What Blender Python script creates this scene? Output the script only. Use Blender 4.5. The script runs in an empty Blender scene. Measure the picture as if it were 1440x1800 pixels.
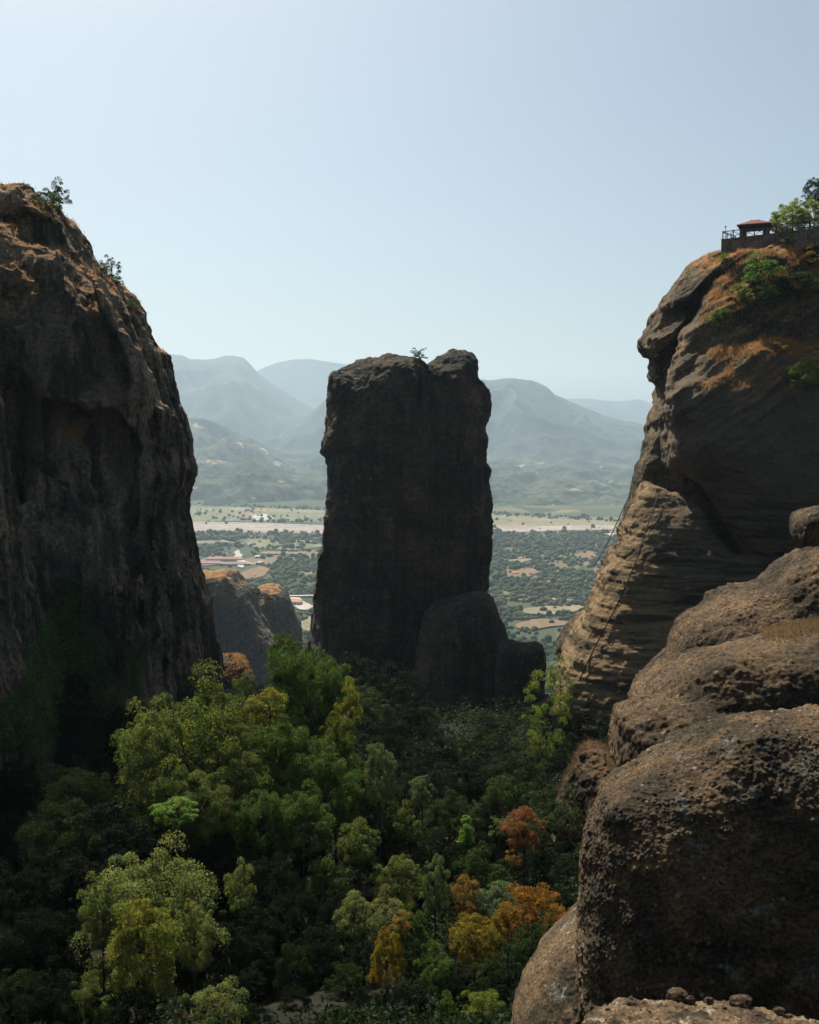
import bpy, math, random, time
import numpy as np
from mathutils import Vector
random.seed(7)
RNG = np.random.default_rng(7)
rad = math.radians
S = bpy.context.scene
T0 = [time.time()]
COL = S.collection

# ------------------------------------------------------------------ camera
FPX = 1930.0                      # focal length in pixels of the 1440x1800 photograph
PITCH = math.atan(130.0 / FPX)    # looking a little down
CP, SP = math.cos(PITCH), math.sin(PITCH)
HAZE, DUST, SKY_STR, SUN_STR, EXPO = 0.55e-4, 4.8, 0.052, 5.0, 0.95
SUN_ELEV, SUN_AZIM = 53, 24
PLAIN = -300.0                    # valley floor below the eye (eye is z = 0)


def ray(px, py):
    a, b = (px - 720) / FPX, (900 - py) / FPX
    return np.array([a, CP + b * SP, -SP + b * CP])


def P(px, py, Y):
    d = ray(px, py)
    return d * (Y / d[1])


# ------------------------------------------------------------------ noise
_perm = np.random.default_rng(1).permutation(256).astype(np.int32)
_perm = np.concatenate([_perm, _perm, _perm])
_g = np.random.default_rng(2).normal(size=(256, 3)).astype(np.float32)
_g /= np.linalg.norm(_g, axis=1)[:, None]


_gx, _gyy, _gzz = (np.ascontiguousarray(_g[:, i]) for i in range(3))


def _perlin(x, y, z):
    xi = np.floor(x); yi = np.floor(y); zi = np.floor(z)
    fx, fy, fz = x - xi, y - yi, z - zi
    xi = xi.astype(np.int32) & 255; yi = yi.astype(np.int32) & 255; zi = zi.astype(np.int32) & 255
    u = fx * fx * (3 - 2 * fx); v = fy * fy * (3 - 2 * fy); w = fz * fz * (3 - 2 * fz)
    rx = []
    for dx in (0, 1):
        hx = _perm[xi + dx]; ry = []
        for dy in (0, 1):
            hy = _perm[hx + yi + dy]; rz = []
            for dz in (0, 1):
                h = _perm[hy + zi + dz]
                rz.append(_gx[h] * (fx - dx) + _gyy[h] * (fy - dy) + _gzz[h] * (fz - dz))
            ry.append(rz[0] + w * (rz[1] - rz[0]))
        rx.append(ry[0] + v * (ry[1] - ry[0]))
    return (rx[0] + u * (rx[1] - rx[0])) * np.float32(1.5)


def perlin(x, y, z):
    x, y, z = np.broadcast_arrays(np.asarray(x, np.float32), np.asarray(y, np.float32), np.asarray(z, np.float32))
    sh = x.shape; x, y, z = x.ravel(), y.ravel(), z.ravel(); out = np.empty(x.size, np.float32); C = 32768
    for i in range(0, x.size, C):
        out[i:i + C] = _perlin(x[i:i + C], y[i:i + C], z[i:i + C])
    return out.reshape(sh)


def fbm(x, y, z, oct=4, gain=0.5):
    s, a, f = 0, 1.0, 1.0
    for i in range(oct):
        s = s + a * perlin(x * f + 13.1 * i, y * f + 7.7 * i, z * f + 3.3 * i)
        a *= gain; f *= 2.03
    return s


def _worley(x, y, z, seed=0):
    """distance to the nearest feature point and that cell's random number"""
    xi = np.floor(x).astype(np.int32); yi = np.floor(y).astype(np.int32); zi = np.floor(z).astype(np.int32)
    best = np.full(x.shape, 9.0, np.float32); bid = np.zeros(x.shape, np.float32)
    for dx in (-1, 0, 1):
        for dy in (-1, 0, 1):
            for dz in (-1, 0, 1):
                cx, cy, cz = xi + dx, yi + dy, zi + dz
                h = _perm[(_perm[(_perm[(cx + seed) & 255] + cy) & 255] + cz) & 255]
                r1 = _perm[h + 17] / 255.0; r2 = _perm[h + 91] / 255.0; r3 = _perm[h + 153] / 255.0
                d = (cx + r1 - x) ** 2 + (cy + r2 - y) ** 2 + (cz + r3 - z) ** 2
                m = d < best
                best = np.where(m, d, best); bid = np.where(m, _perm[h + 201] / 255.0, bid)
    return np.sqrt(best), bid


def worley(x, y, z, seed=0):
    o1 = np.empty(x.shape, np.float32); o2 = np.empty(x.shape, np.float32); C = 32768
    x = x.astype(np.float32); y = y.astype(np.float32); z = z.astype(np.float32)
    for i in range(0, x.size, C):
        o1[i:i + C], o2[i:i + C] = _worley(x[i:i + C], y[i:i + C], z[i:i + C], seed)
    return o1, o2


def sstep(a, b, x):
    t = np.clip((x - a) / (b - a), 0, 1)
    return t * t * (3 - 2 * t)


# ------------------------------------------------------------------ mesh helpers
def mk_mesh(name, V, F, smooth=False):
    V = np.asarray(V, np.float32); F = np.asarray(F, np.int32)
    me = bpy.data.meshes.new(name)
    k = F.shape[1]
    me.vertices.add(len(V)); me.vertices.foreach_set('co', V.ravel())
    me.loops.add(F.size); me.loops.foreach_set('vertex_index', F.ravel())
    me.polygons.add(len(F)); me.polygons.foreach_set('loop_start', np.arange(0, F.size, k, dtype=np.int32))
    if smooth:
        me.polygons.foreach_set('use_smooth', np.ones(len(F), bool))
    me.update(calc_edges=True)
    return me


def link(name, me, mat=None, loc=(0, 0, 0), parent=None, **props):
    o = bpy.data.objects.new(name, me)
    COL.objects.link(o)
    o.location = loc
    if mat is not None and me is not None and not me.materials:
        me.materials.append(mat)
    if parent is not None:
        o.parent = parent
    for k, v in props.items():
        o[k] = v
    return o


class MB:
    """collects simple solids into one mesh"""
    def __init__(s): s.v = []; s.f = []

    def add(s, V, F):
        b = len(s.v); s.v += [tuple(map(float, p)) for p in V]; s.f += [tuple(b + i for i in f) for f in F]

    def box(s, c, sz, ax=None, ay=None):
        c = np.array(c, float); ax = np.array(ax if ax is not None else (1, 0, 0), float); ay = np.array(ay if ay is not None else (0, 1, 0), float)
        az = np.cross(ax, ay)
        V = [c + ax * sz[0] / 2 * i + ay * sz[1] / 2 * j + az * sz[2] / 2 * k for k in (-1, 1) for j in (-1, 1) for i in (-1, 1)]
        s.add(V, [(0, 2, 3, 1), (4, 5, 7, 6), (0, 1, 5, 4), (2, 6, 7, 3), (0, 4, 6, 2), (1, 3, 7, 5)])

    def tube(s, pts, rs, n=7):
        pts = [np.array(p, float) for p in pts]; V = []; F = []
        for i, p in enumerate(pts):
            t = pts[min(i + 1, len(pts) - 1)] - pts[max(i - 1, 0)]; t /= np.linalg.norm(t) + 1e-9
            a = np.cross(t, (0.3, 0.9, 0.21)); a /= np.linalg.norm(a); b = np.cross(t, a)
            r = rs[i] if hasattr(rs, '__len__') else rs
            V += [p + r * (math.cos(2 * math.pi * k / n) * a + math.sin(2 * math.pi * k / n) * b) for k in range(n)]
        for i in range(len(pts) - 1):
            for k in range(n):
                F.append((i * n + k, i * n + (k + 1) % n, (i + 1) * n + (k + 1) % n, (i + 1) * n + k))
        F.append(tuple(range(n))[::-1]); F.append(tuple((len(pts) - 1) * n + k for k in range(n)))
        s.add(V, F)

    def mesh(s, name):
        me = bpy.data.meshes.new(name); me.from_pydata(s.v, [], s.f); me.update(); return me


# ------------------------------------------------------------------ materials
class NT:
    def __init__(s, name):
        s.m = bpy.data.materials.new(name); s.m.use_nodes = True
        s.t = s.m.node_tree; s.n = s.t.nodes; s.n.clear()
        s.out = s.n.new('ShaderNodeOutputMaterial')

    def lk(s, a, b): s.t.links.new(a, b)

    def put(s, sock, v):
        if isinstance(v, bpy.types.NodeSocket): s.lk(v, sock)
        elif isinstance(v, (tuple, list)) and len(v) == 3 and sock.type == 'RGBA': sock.default_value = (*v, 1)
        else: sock.default_value = v

    def coord(s, which='Object'): return s.n.new('ShaderNodeTexCoord').outputs[which]

    def map(s, v, scale):
        m = s.n.new('ShaderNodeMapping'); s.lk(v, m.inputs[0]); m.inputs['Scale'].default_value = scale; return m.outputs[0]

    def noise(s, v, scale, detail=5, rough=0.55, dist=0.0):
        m = s.n.new('ShaderNodeTexNoise'); s.lk(v, m.inputs['Vector'])
        m.inputs['Scale'].default_value = scale; m.inputs['Detail'].default_value = detail
        m.inputs['Roughness'].default_value = rough; m.inputs['Distortion'].default_value = dist
        return m.outputs['Fac']

    def voro(s, v, scale, out='Distance', feature='F1', rnd=1.0):
        m = s.n.new('ShaderNodeTexVoronoi'); m.feature = feature; s.lk(v, m.inputs['Vector'])
        m.inputs['Scale'].default_value = scale; m.inputs['Randomness'].default_value = rnd
        return m.outputs[out]

    def rng(s, v, a, b, c=0.0, d=1.0, smooth=True):
        m = s.n.new('ShaderNodeMapRange'); m.interpolation_type = 'SMOOTHSTEP' if smooth else 'LINEAR'
        s.put(m.inputs[0], v); m.inputs[1].default_value = a; m.inputs[2].default_value = b
        m.inputs[3].default_value = c; m.inputs[4].default_value = d; return m.outputs[0]

    def math(s, op, a, b=0.0, c=0.0):
        m = s.n.new('ShaderNodeMath'); m.operation = op; s.put(m.inputs[0], a); s.put(m.inputs[1], b)
        if op == 'MULTIPLY_ADD': s.put(m.inputs[2], c)
        return m.outputs[0]

    def mix(s, f, a, b, mode='MIX'):
        m = s.n.new('ShaderNodeMix'); m.data_type = 'RGBA'; m.blend_type = mode
        s.put(m.inputs[0], f); s.put(m.inputs[6], a); s.put(m.inputs[7], b); return m.outputs[2]

    def bump(s, h, strength, dist, normal=None):
        m = s.n.new('ShaderNodeBump'); m.inputs['Strength'].default_value = strength; m.inputs['Distance'].default_value = dist
        s.lk(h, m.inputs['Height'])
        if normal is not None: s.lk(normal, m.inputs['Normal'])
        return m.outputs[0]

    def bsdf(s, color, rough=0.9, normal=None, spec=0.2):
        b = s.n.new('ShaderNodeBsdfPrincipled'); s.put(b.inputs['Base Color'], color); s.put(b.inputs['Roughness'], rough)
        b.inputs['Specular IOR Level'].default_value = spec
        if normal is not None: s.lk(normal, b.inputs['Normal'])
        return b.outputs[0]

    def done(s, sh): s.lk(sh, s.out.inputs['Surface']); return s.m


def rock_mat(name, base=(0.07, 0.055, 0.04), dark=(0.025, 0.025, 0.022), warm=(0.13, 0.08, 0.045), big=0.08, streak=0.0,
             strata=0.0, peb=1.5, grass=(0.6, 0.85), grass_col=(0.26, 0.13, 0.045), spots=(), pale=(0.3, 0.26, 0.21), bump=0.3, pebamt=1.0, lichen=None, grass_z=None, grass_x=(-300, -299), late_strata=0.0):
    t = NT(name); c = t.coord()
    n1 = t.noise(c, big, 6, 0.62, 0.4)
    col = t.mix(t.rng(n1, 0.40, 0.62), dark, base)
    n2 = t.noise(c, big * 3.1, 6, 0.65)
    col = t.mix(t.rng(n2, 0.5, 0.72), col, warm)
    if streak:
        st = t.noise(t.map(c, (1, 1, 0.05)), 0.42, 6, 0.62, 0.3)
        col = t.mix(t.math('MULTIPLY', t.rng(st, 0.45, 0.60), streak), col, tuple(x * 0.42 for x in dark))
        st2 = t.noise(t.map(c, (1.3, 1.3, 0.04)), 0.8, 5, 0.6, 0.2)
        col = t.mix(t.math('MULTIPLY', t.rng(st2, 0.52, 0.7), streak * 0.8), col, warm)
    if strata:
        sr = t.noise(t.map(c, (0.12, 0.12, 1.6)), 0.55, 6, 0.65, 0.25)
        col = t.mix(t.math('MULTIPLY', t.rng(sr, 0.42, 0.6), strata), col, tuple(x * 0.55 for x in dark))
    if lichen:
        l = t.noise(c, lichen[1], 8, 0.7)
        col = t.mix(t.rng(l, 0.56, 0.68), col, lichen[0])
    # fine mottling, dark pits and pale pebbles of the conglomerate
    n3 = t.noise(c, peb * 2.2, 8, 0.8)
    col = t.mix(t.rng(n3, 0.3, 0.7), t.mix(1.0, col, (0.22, 0.22, 0.22), 'MULTIPLY'), t.mix(1.0, col, (2.0, 1.95, 1.9), 'MULTIPLY'))
    vd = t.voro(c, peb, 'Distance'); vc = t.voro(c, peb, 'Color')
    sp = t.n.new('ShaderNodeSeparateColor'); t.lk(vc, sp.inputs[0])
    m = t.math('MULTIPLY', t.rng(vd, 0.16, 0.30, 1, 0), t.rng(sp.outputs[0], 0.80, 0.9))
    col = t.mix(t.math('MULTIPLY', m, pebamt), col, t.mix(sp.outputs[1], pale, tuple(x * 0.5 for x in pale)))
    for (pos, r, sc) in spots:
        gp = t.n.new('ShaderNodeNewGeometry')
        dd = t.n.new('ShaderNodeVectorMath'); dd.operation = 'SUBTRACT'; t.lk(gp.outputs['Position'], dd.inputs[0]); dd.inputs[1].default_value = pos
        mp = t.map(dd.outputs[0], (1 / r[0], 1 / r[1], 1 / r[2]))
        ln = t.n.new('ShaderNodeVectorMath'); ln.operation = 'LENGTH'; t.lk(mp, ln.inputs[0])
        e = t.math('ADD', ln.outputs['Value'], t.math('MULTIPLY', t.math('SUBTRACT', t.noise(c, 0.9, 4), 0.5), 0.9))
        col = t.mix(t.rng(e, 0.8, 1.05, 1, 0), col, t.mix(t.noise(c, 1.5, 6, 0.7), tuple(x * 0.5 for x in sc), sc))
    if late_strata:
        sr = t.noise(t.map(c, (0.15, 0.15, 1.7)), 0.6, 7, 0.7, 0.35)
        gz_ = t.n.new('ShaderNodeNewGeometry'); s4 = t.n.new('ShaderNodeSeparateXYZ'); t.lk(gz_.outputs['Position'], s4.inputs[0])
        low = t.rng(s4.outputs[2], -3, -12)
        col = t.mix(t.math('MULTIPLY', t.math('MULTIPLY', t.rng(sr, 0.44, 0.58), late_strata), low), col, tuple(x * 0.8 for x in dark))
    if grass and grass_z is not None:
        gq = t.n.new('ShaderNodeNewGeometry'); s3 = t.n.new('ShaderNodeSeparateXYZ'); t.lk(gq.outputs['Position'], s3.inputs[0])
        gmask = t.rng(s3.outputs[2], grass_z, grass_z + 2)
    if grass:
        g = t.n.new('ShaderNodeNewGeometry'); s2 = t.n.new('ShaderNodeSeparateXYZ'); t.lk(g.outputs['Normal'], s2.inputs[0])
        e = t.math('ADD', s2.outputs[2], t.math('MULTIPLY', t.math('SUBTRACT', t.noise(c, big * 4, 6, 0.7), 0.5), 0.7))
        gc = t.mix(t.noise(c, peb * 1.3, 5, 0.7), tuple(x * 0.4 for x in grass_col), tuple(min(1, x * 1.35) for x in grass_col))
        gf = t.rng(e, *grass)
        if grass_z is not None: gf = t.math('MULTIPLY', gf, t.math('MULTIPLY', gmask, t.rng(t.math('ADD', s3.outputs[0], t.math('MULTIPLY', t.math('SUBTRACT', t.noise(c, 0.3, 4), 0.5), 14.0)), *grass_x)))
        col = t.mix(gf, col, gc)
    h = t.math('ADD', t.math('MULTIPLY', n3, 1.0), t.math('MULTIPLY', t.rng(vd, 0.0, 0.5, 1, 0), 0.35))
    nm = t.bump(h, 1.0, bump)
    return t.done(t.bsdf(col, 0.95, nm, 0.12))


def leaf_mat(name, k=1.0):
    """leaf colour comes from each object's own colour, varied per leaf cluster"""
    t = NT(name); oi = t.n.new('ShaderNodeObjectInfo'); c = t.coord()
    n = t.noise(c, 1.1, 3, 0.6); w = t.n.new('ShaderNodeTexWhiteNoise'); w.noise_dimensions = '3D'
    q = t.n.new('ShaderNodeVectorMath'); q.operation = 'SNAP'; t.lk(c, q.inputs[0]); q.inputs[1].default_value = (0.16, 0.16, 0.16)
    t.lk(q.outputs[0], w.inputs['Vector'])
    big = t.noise(c, 0.55, 3, 0.6)
    base = t.mix(t.rng(big, 0.42, 0.66, 0.0, 0.7), oi.outputs['Color'], t.mix(1.0, oi.outputs['Color'], (0.3, 0.72, 0.6), 'MULTIPLY'))
    col = t.mix(t.rng(n, 0.35, 0.65), t.mix(1.0, base, (0.7, 0.9, 0.95), 'MULTIPLY'), t.mix(1.0, base, (1.55, 1.3, 0.95), 'MULTIPLY'))
    col = t.mix(t.rng(w.outputs['Value'], 0, 1, 0.0, 0.9, False), t.mix(1.0, col, (1.45, 1.4, 1.35), 'MULTIPLY'), t.mix(1.0, col, (0.3, 0.36, 0.36), 'MULTIPLY'))
    d = t.bsdf(col, 0.6, None, 0.06)
    tr = t.n.new('ShaderNodeBsdfTranslucent'); t.put(tr.inputs[0], t.mix(1.0, col, (1.5, 1.55, 0.7), 'MULTIPLY'))
    ms = t.n.new('ShaderNodeMixShader'); ms.inputs[0].default_value = 0.33; t.lk(d, ms.inputs[1]); t.lk(tr.outputs[0], ms.inputs[2])
    return t.done(ms.outputs[0])


def plain_mat(name, col, col2=None, scale=1.0, rough=0.9, bump=0.0, metal=0.0):
    t = NT(name); c = t.coord(); n = t.noise(c, scale, 6, 0.65)
    cc = t.mix(t.rng(n, 0.3, 0.7), col, col2 or tuple(x * 0.6 for x in col))
    return t.done(t.bsdf(cc, rough, t.bump(n, 0.6, bump) if bump else None, 0.25))


M_LEAF = leaf_mat('leaves')
M_BARK = plain_mat('bark', (0.07, 0.055, 0.04), (0.03, 0.025, 0.02), 9, 0.95, 0.03)

# ------------------------------------------------------------------ implicit rocks
def plane_pt(px, py, Y0, z0, k):
    d = ray(px, py)               # point on ray with y = Y0 + k*(z - z0)
    t = (Y0 - k * z0) / (d[1] - k * d[2])
    return d * t


def poly_sdf(pts, X, Z):
    """signed distance, positive inside, on the grid X (n), Z (m)"""
    gx, gz = np.meshgrid(X, Z, indexing='ij')
    d2 = np.full(gx.shape, 1e18); ins = np.zeros(gx.shape, bool)
    n = len(pts)
    for i in range(n):
        ax, az = pts[i]; bx, bz = pts[(i + 1) % n]
        ex, ez = bx - ax, bz - az; L = ex * ex + ez * ez + 1e-12
        t = np.clip(((gx - ax) * ex + (gz - az) * ez) / L, 0, 1)
        d2 = np.minimum(d2, (gx - ax - t * ex) ** 2 + (gz - az - t * ez) ** 2)
        c = ((az > gz) != (bz > gz)) & (gx < ex * (gz - az) / (ez if abs(ez) > 1e-9 else 1e-9) + ax)
        ins ^= c
    return np.where(ins, 1, -1) * np.sqrt(d2)


def smooth_poly(pts, it=2):
    pts = [np.array(p, float) for p in pts]
    for _ in range(it):
        q = []
        for i in range(len(pts)):
            a, b = pts[i], pts[(i + 1) % len(pts)]
            q += [a * 0.75 + b * 0.25, a * 0.25 + b * 0.75]
        pts = q
    return pts


def smin(a, b, k):
    h = np.clip(0.5 + 0.5 * (b - a) / k, 0, 1)
    return b + (a - b) * h - k * h * (1 - h)


def surf_nets(F, org, h):
    ins = F < 0
    c = np.zeros(tuple(s - 1 for s in F.shape), np.int8)
    for a in (0, 1):
        for b in (0, 1):
            for d in (0, 1):
                c += ins[a:a + c.shape[0], b:b + c.shape[1], d:d + c.shape[2]]
    act = (c > 0) & (c < 8)
    idx = np.full(act.shape, -1, np.int32); I = np.nonzero(act); n = len(I[0]); idx[act] = np.arange(n)
    pos = np.zeros((n, 3)); cnt = np.zeros(n)
    cor = [(a, b, d) for a in (0, 1) for b in (0, 1) for d in (0, 1)]
    for A in cor:
        for ax in range(3):
            if A[ax]: continue
            B = list(A); B[ax] = 1
            fa = F[I[0] + A[0], I[1] + A[1], I[2] + A[2]]; fb = F[I[0] + B[0], I[1] + B[1], I[2] + B[2]]
            m = (fa < 0) != (fb < 0)
            t = np.where(m, fa / np.where(m, fa - fb, 1), 0)
            for q in range(3):
                pos[:, q] += m * (A[q] + (t if q == ax else 0))
            cnt += m
    V = (pos / cnt[:, None] + np.stack(I, 1)) * h + org
    Q = []
    for ax in range(3):
        lo = [slice(None)] * 3; hi = [slice(None)] * 3; lo[ax] = slice(0, -1); hi[ax] = slice(1, None)
        s = ins[tuple(lo)] != ins[tuple(hi)]
        u, v = (ax + 1) % 3, (ax + 2) % 3
        E = list(np.nonzero(s))
        ok = (E[u] > 0) & (E[v] > 0) & (E[u] < F.shape[u] - 1) & (E[v] < F.shape[v] - 1)
        E = [e[ok] for e in E]
        first = ins[tuple(E)]

        def cell(du, dv):
            e = list(E); e[u] = e[u] - du; e[v] = e[v] - dv; return idx[tuple(e)]
        q = np.stack([cell(1, 1), cell(0, 1), cell(0, 0), cell(1, 0)], 1)
        Q.append(np.where(first[:, None], q, q[:, ::-1]))
    return V, np.concatenate(Q)


def vnormals(me):
    n = np.empty(len(me.vertices) * 3, np.float32); me.vertices.foreach_get('normal', n); return n.reshape(-1, 3)


def verts(me):
    n = np.empty(len(me.vertices) * 3, np.float32); me.vertices.foreach_get('co', n); return n.reshape(-1, 3)


def catmull(V, Q):
    """one Catmull-Clark step on a closed quad mesh"""
    nv, nf = len(V), len(Q)
    a = Q.ravel().astype(np.int64); b = np.roll(Q, -1, axis=1).ravel().astype(np.int64)
    key = np.minimum(a, b) * nv + np.maximum(a, b)
    ue, inv = np.unique(key, return_inverse=True)
    e0, e1 = ue // nv, ue % nv; ne = len(ue)
    FP = V[Q].mean(1)
    cnt = np.bincount(inv, minlength=ne)
    fs = np.stack([np.bincount(inv, weights=np.repeat(FP[:, k], 4), minlength=ne) for k in range(3)], 1)
    EM = (V[e0] + V[e1]) / 2
    EP = np.where((cnt >= 2)[:, None], (V[e0] + V[e1] + fs) / (2 + cnt)[:, None], EM)
    val = np.bincount(a, minlength=nv).astype(float); val[val == 0] = 1
    fa = np.stack([np.bincount(a, weights=np.repeat(FP[:, k], 4), minlength=nv) for k in range(3)], 1) / val[:, None]
    ev = np.bincount(np.concatenate([e0, e1]), minlength=nv).astype(float); ev[ev == 0] = 1
    ea = np.stack([np.bincount(np.concatenate([e0, e1]), weights=np.concatenate([EM[:, k], EM[:, k]]), minlength=nv) for k in range(3)], 1) / ev[:, None]
    n = val[:, None]
    VP2 = (fa + 2 * ea + (n - 3) * V) / n
    NV = np.concatenate([VP2, EP, FP])
    ei = inv.reshape(nf, 4) + nv; fi = np.arange(nf) + nv + ne
    out = [np.stack([Q[:, k], ei[:, k], fi, ei[:, (k + 3) % 4]], 1) for k in range(4)]
    return NV, np.concatenate(out)


def largest_piece(V, Q):
    """drop crumbs cut off by the noise"""
    lab = np.arange(len(V)); a = Q.ravel(); b = np.roll(Q, -1, axis=1).ravel()
    for _ in range(400):
        m = np.minimum(lab[a], lab[b]); old = lab.copy()
        np.minimum.at(lab, a, m); np.minimum.at(lab, b, m); lab = lab[lab]; lab = lab[lab]
        if np.array_equal(old, lab): break
    best = np.bincount(lab).argmax(); keep = lab == best
    Q = Q[keep[Q[:, 0]]]; new = np.cumsum(keep) - 1
    return V[keep], new[Q]


def build_rock(name, layers, h, zbot, mat, field_noise=(), fine=None, lv=1, ymax=None, k=1.2, carve=(), inset=0.0, **props):
    """layers: dict(px=[outline in photo pixels], Y=distance, f=front depth, b=back depth, R=rounding distance, lean=k)"""
    L = []; tt = [time.time()]
    lo = np.array([1e9] * 3); hi = -lo
    for l in layers:
        Y0, kk = l['Y'], l.get('lean', 0.0)
        z0 = P(*l.get('piv', l['px'][0]), Y0)[2]
        pts = [plane_pt(px, py, Y0, z0, kk) for px, py in smooth_poly(l['px'], l.get('sm', 1))]
        pp = [(p[0], max(p[2], zbot - 3)) for p in pts]
        L.append((l, pp, Y0, z0, kk))
        for p in pts:
            z = max(p[2], zbot - 1)
            yy = Y0 + kk * (z - z0)
            lo = np.minimum(lo, (p[0], yy - l['f'], z)); hi = np.maximum(hi, (p[0], yy + l['b'], z))
    pad = 3 * h + sum(n[3] for n in field_noise)
    lo -= pad; hi += pad; lo[2] = zbot
    if ymax: hi[1] = min(hi[1], ymax)
    X = np.arange(lo[0], hi[0], h); Yg = np.arange(lo[1], hi[1], h); Z = np.arange(lo[2], hi[2], h)
    F = None
    for l, pp, Y0, z0, kk in L:
        d = poly_sdf(pp, X, Z)
        if l.get('wob'):
            gx, gz = np.meshgrid(X, Z, indexing='ij')
            d = d + l['wob'][1] * fbm(gx * l['wob'][0], gx * 0 + Y0, gz * l['wob'][0], 3)
        R = l['R']; e = l.get('e', 2.0)
        g = (1 - (1 - np.clip(d / R, 0, 1)) ** e) ** (1 / e)
        yc = Y0 + kk * (Z - z0)
        dy = Yg[None, :, None] - yc[None, None, :]
        A = np.where(dy < 0, -dy - (l['f'] * g)[:, None, :], dy - (l['b'] * g)[:, None, :])
        A = np.maximum(A, -d[:, None, :]).astype(np.float32)
        F = A if F is None else smin(F, A, k).astype(np.float32)
    gx, gy, gz = np.gradient(F, h)
    gm = np.sqrt(gx * gx + gy * gy + gz * gz)
    F = F / np.clip(gm, 0.5, 8)
    del gx, gy, gz, gm
    for (cx, cy, cz, rx, ry, rz) in carve:
        e = (np.sqrt(((X - cx) / rx)[:, None, None] ** 2 + ((Yg - cy) / ry)[None, :, None] ** 2 + ((Z - cz) / rz)[None, None, :] ** 2) - 1) * min(rx, ry, rz)
        F = -smin(-F, e.astype(np.float32), 0.5)
    F = F + np.float32(inset)
    tt.append(time.time())
    for nz in field_noise:
        sx, sy, sz, amp, octv = nz[:5]
        M = np.abs(F) < amp * 2.2 + 2 * h
        I = np.nonzero(M)
        val = fbm(X[I[0]] * sx + 31.7 * amp, Yg[I[1]] * sy, Z[I[2]] * sz, octv)
        if len(nz) > 5 and nz[5] == 'ridge': val = 0.6 - 2.0 * np.abs(val)
        F[M] -= (amp * val).astype(np.float32)
    for sl in ((0,), (-1,)):
        F[sl[0], :, :] = h; F[:, sl[0], :] = h; F[:, :, sl[0]] = h
    tt.append(time.time())
    V, Q = surf_nets(F, np.array([X[0], Yg[0], Z[0]]), h)
    V, Q = largest_piece(V, Q)
    for _ in range(lv): V, Q = catmull(V, Q)
    me = mk_mesh(name, V, Q, True)
    tt.append(time.time())
    if fine:
        for fn in (fine if isinstance(fine, (list, tuple)) else [fine]):
            v = verts(me); n = vnormals(me)
            v = v + n * fn(v, n)[:, None]
            me.vertices.foreach_set('co', v.astype(np.float32).ravel()); me.update()
    v = verts(me)
    base = np.array([(v[:, 0].min() + v[:, 0].max()) / 2, (v[:, 1].min() + v[:, 1].max()) / 2, v[:, 2].min()])
    me.vertices.foreach_set('co', (v - base).astype(np.float32).ravel())
    me.name = name
    me.polygons.foreach_set('use_smooth', np.ones(len(me.polygons), bool)); me.update()
    o = link(name, me, mat, base, **props)
    print('TIMING', name, len(me.vertices), F.shape, [round(q - T0[0], 1) for q in tt] + [round(time.time() - T0[0], 1)])
    return o

# ------------------------------------------------------------------ ground height
_gy = [-40, 0, 6, 20, 45, 55, 65, 80, 110, 150, 185, 230, 320, 480, 700, 1000, 1250, 1450, 90000]
_gz = [-1.9, -1.9, -4, -14, -24, -27.3, -29.2, -30.5, -33, -39, -49, -64, -95, -160, -215, -262, -288, -300, -300]


def gz(x, y):
    x = np.asarray(x, float); y = np.asarray(y, float)
    z = np.interp(y, _gy, _gz)
    near = 1 - sstep(300, 900, y)
    mid = sstep(8, 30, y) * (1 - sstep(950, 1450, y))
    # the gully's sides climb towards the rocks
    side = sstep(20, 60, np.abs(x - 0.03 * y)) * 5 * near * sstep(20, 60, y)
    n = fbm(x / 28, y / 28, x * 0 + 0.5, 4) * 2.6 * near + fbm(x / 240, y / 240, x * 0 + 4.5, 5) * 16 * mid * (1 - near)
    return z + side + n * mid


# ------------------------------------------------------------------ rocks
ROCKS = {}

# --- the tall pillar in the middle
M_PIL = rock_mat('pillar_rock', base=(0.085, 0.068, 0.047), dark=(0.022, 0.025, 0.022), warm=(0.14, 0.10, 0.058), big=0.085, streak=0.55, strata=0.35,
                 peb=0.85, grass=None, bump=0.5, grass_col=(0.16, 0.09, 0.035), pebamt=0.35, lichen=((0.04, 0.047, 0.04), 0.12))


def fine_big(a1=0.35, s1=0.55, a2=0.14, s2=1.5, a3=0.06, s3=4.5, flute=0.0, bands=0.0):
    def fn(v, n):
        x, y, z = v[:, 0], v[:, 1], v[:, 2]
        d = a1 * fbm(x * s1, y * s1, z * s1, 3) + a2 * fbm(x * s2, y * s2, z * s2, 2)
        w, _ = worley(x * s3, y * s3, z * s3)
        d = d + a3 * (0.7 - w)
        if flute:
            d = d + flute * (np.abs(perlin(x * 0.55, y * 0.55, z * 0.035)) - 0.3) * (1 - np.clip(n[:, 2], 0, 1))
        if bands:
            b2 = fbm(x * 0.10, y * 0.10, (z - 0.7 * x) * 0.45, 3, 0.6)
            d = d + bands * 0.9 * np.clip(b2, -0.5, 0.5) * sstep(-6, 4, z)
            b = fbm(x * 0.04, y * 0.04, z * 1.0 + 0.08 * x, 4, 0.6)
            d = d + bands * 0.55 * np.clip(b, -0.5, 0.5) * (1 - np.abs(n[:, 2])) * sstep(1, -14, z)
        return d
    return fn


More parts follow.
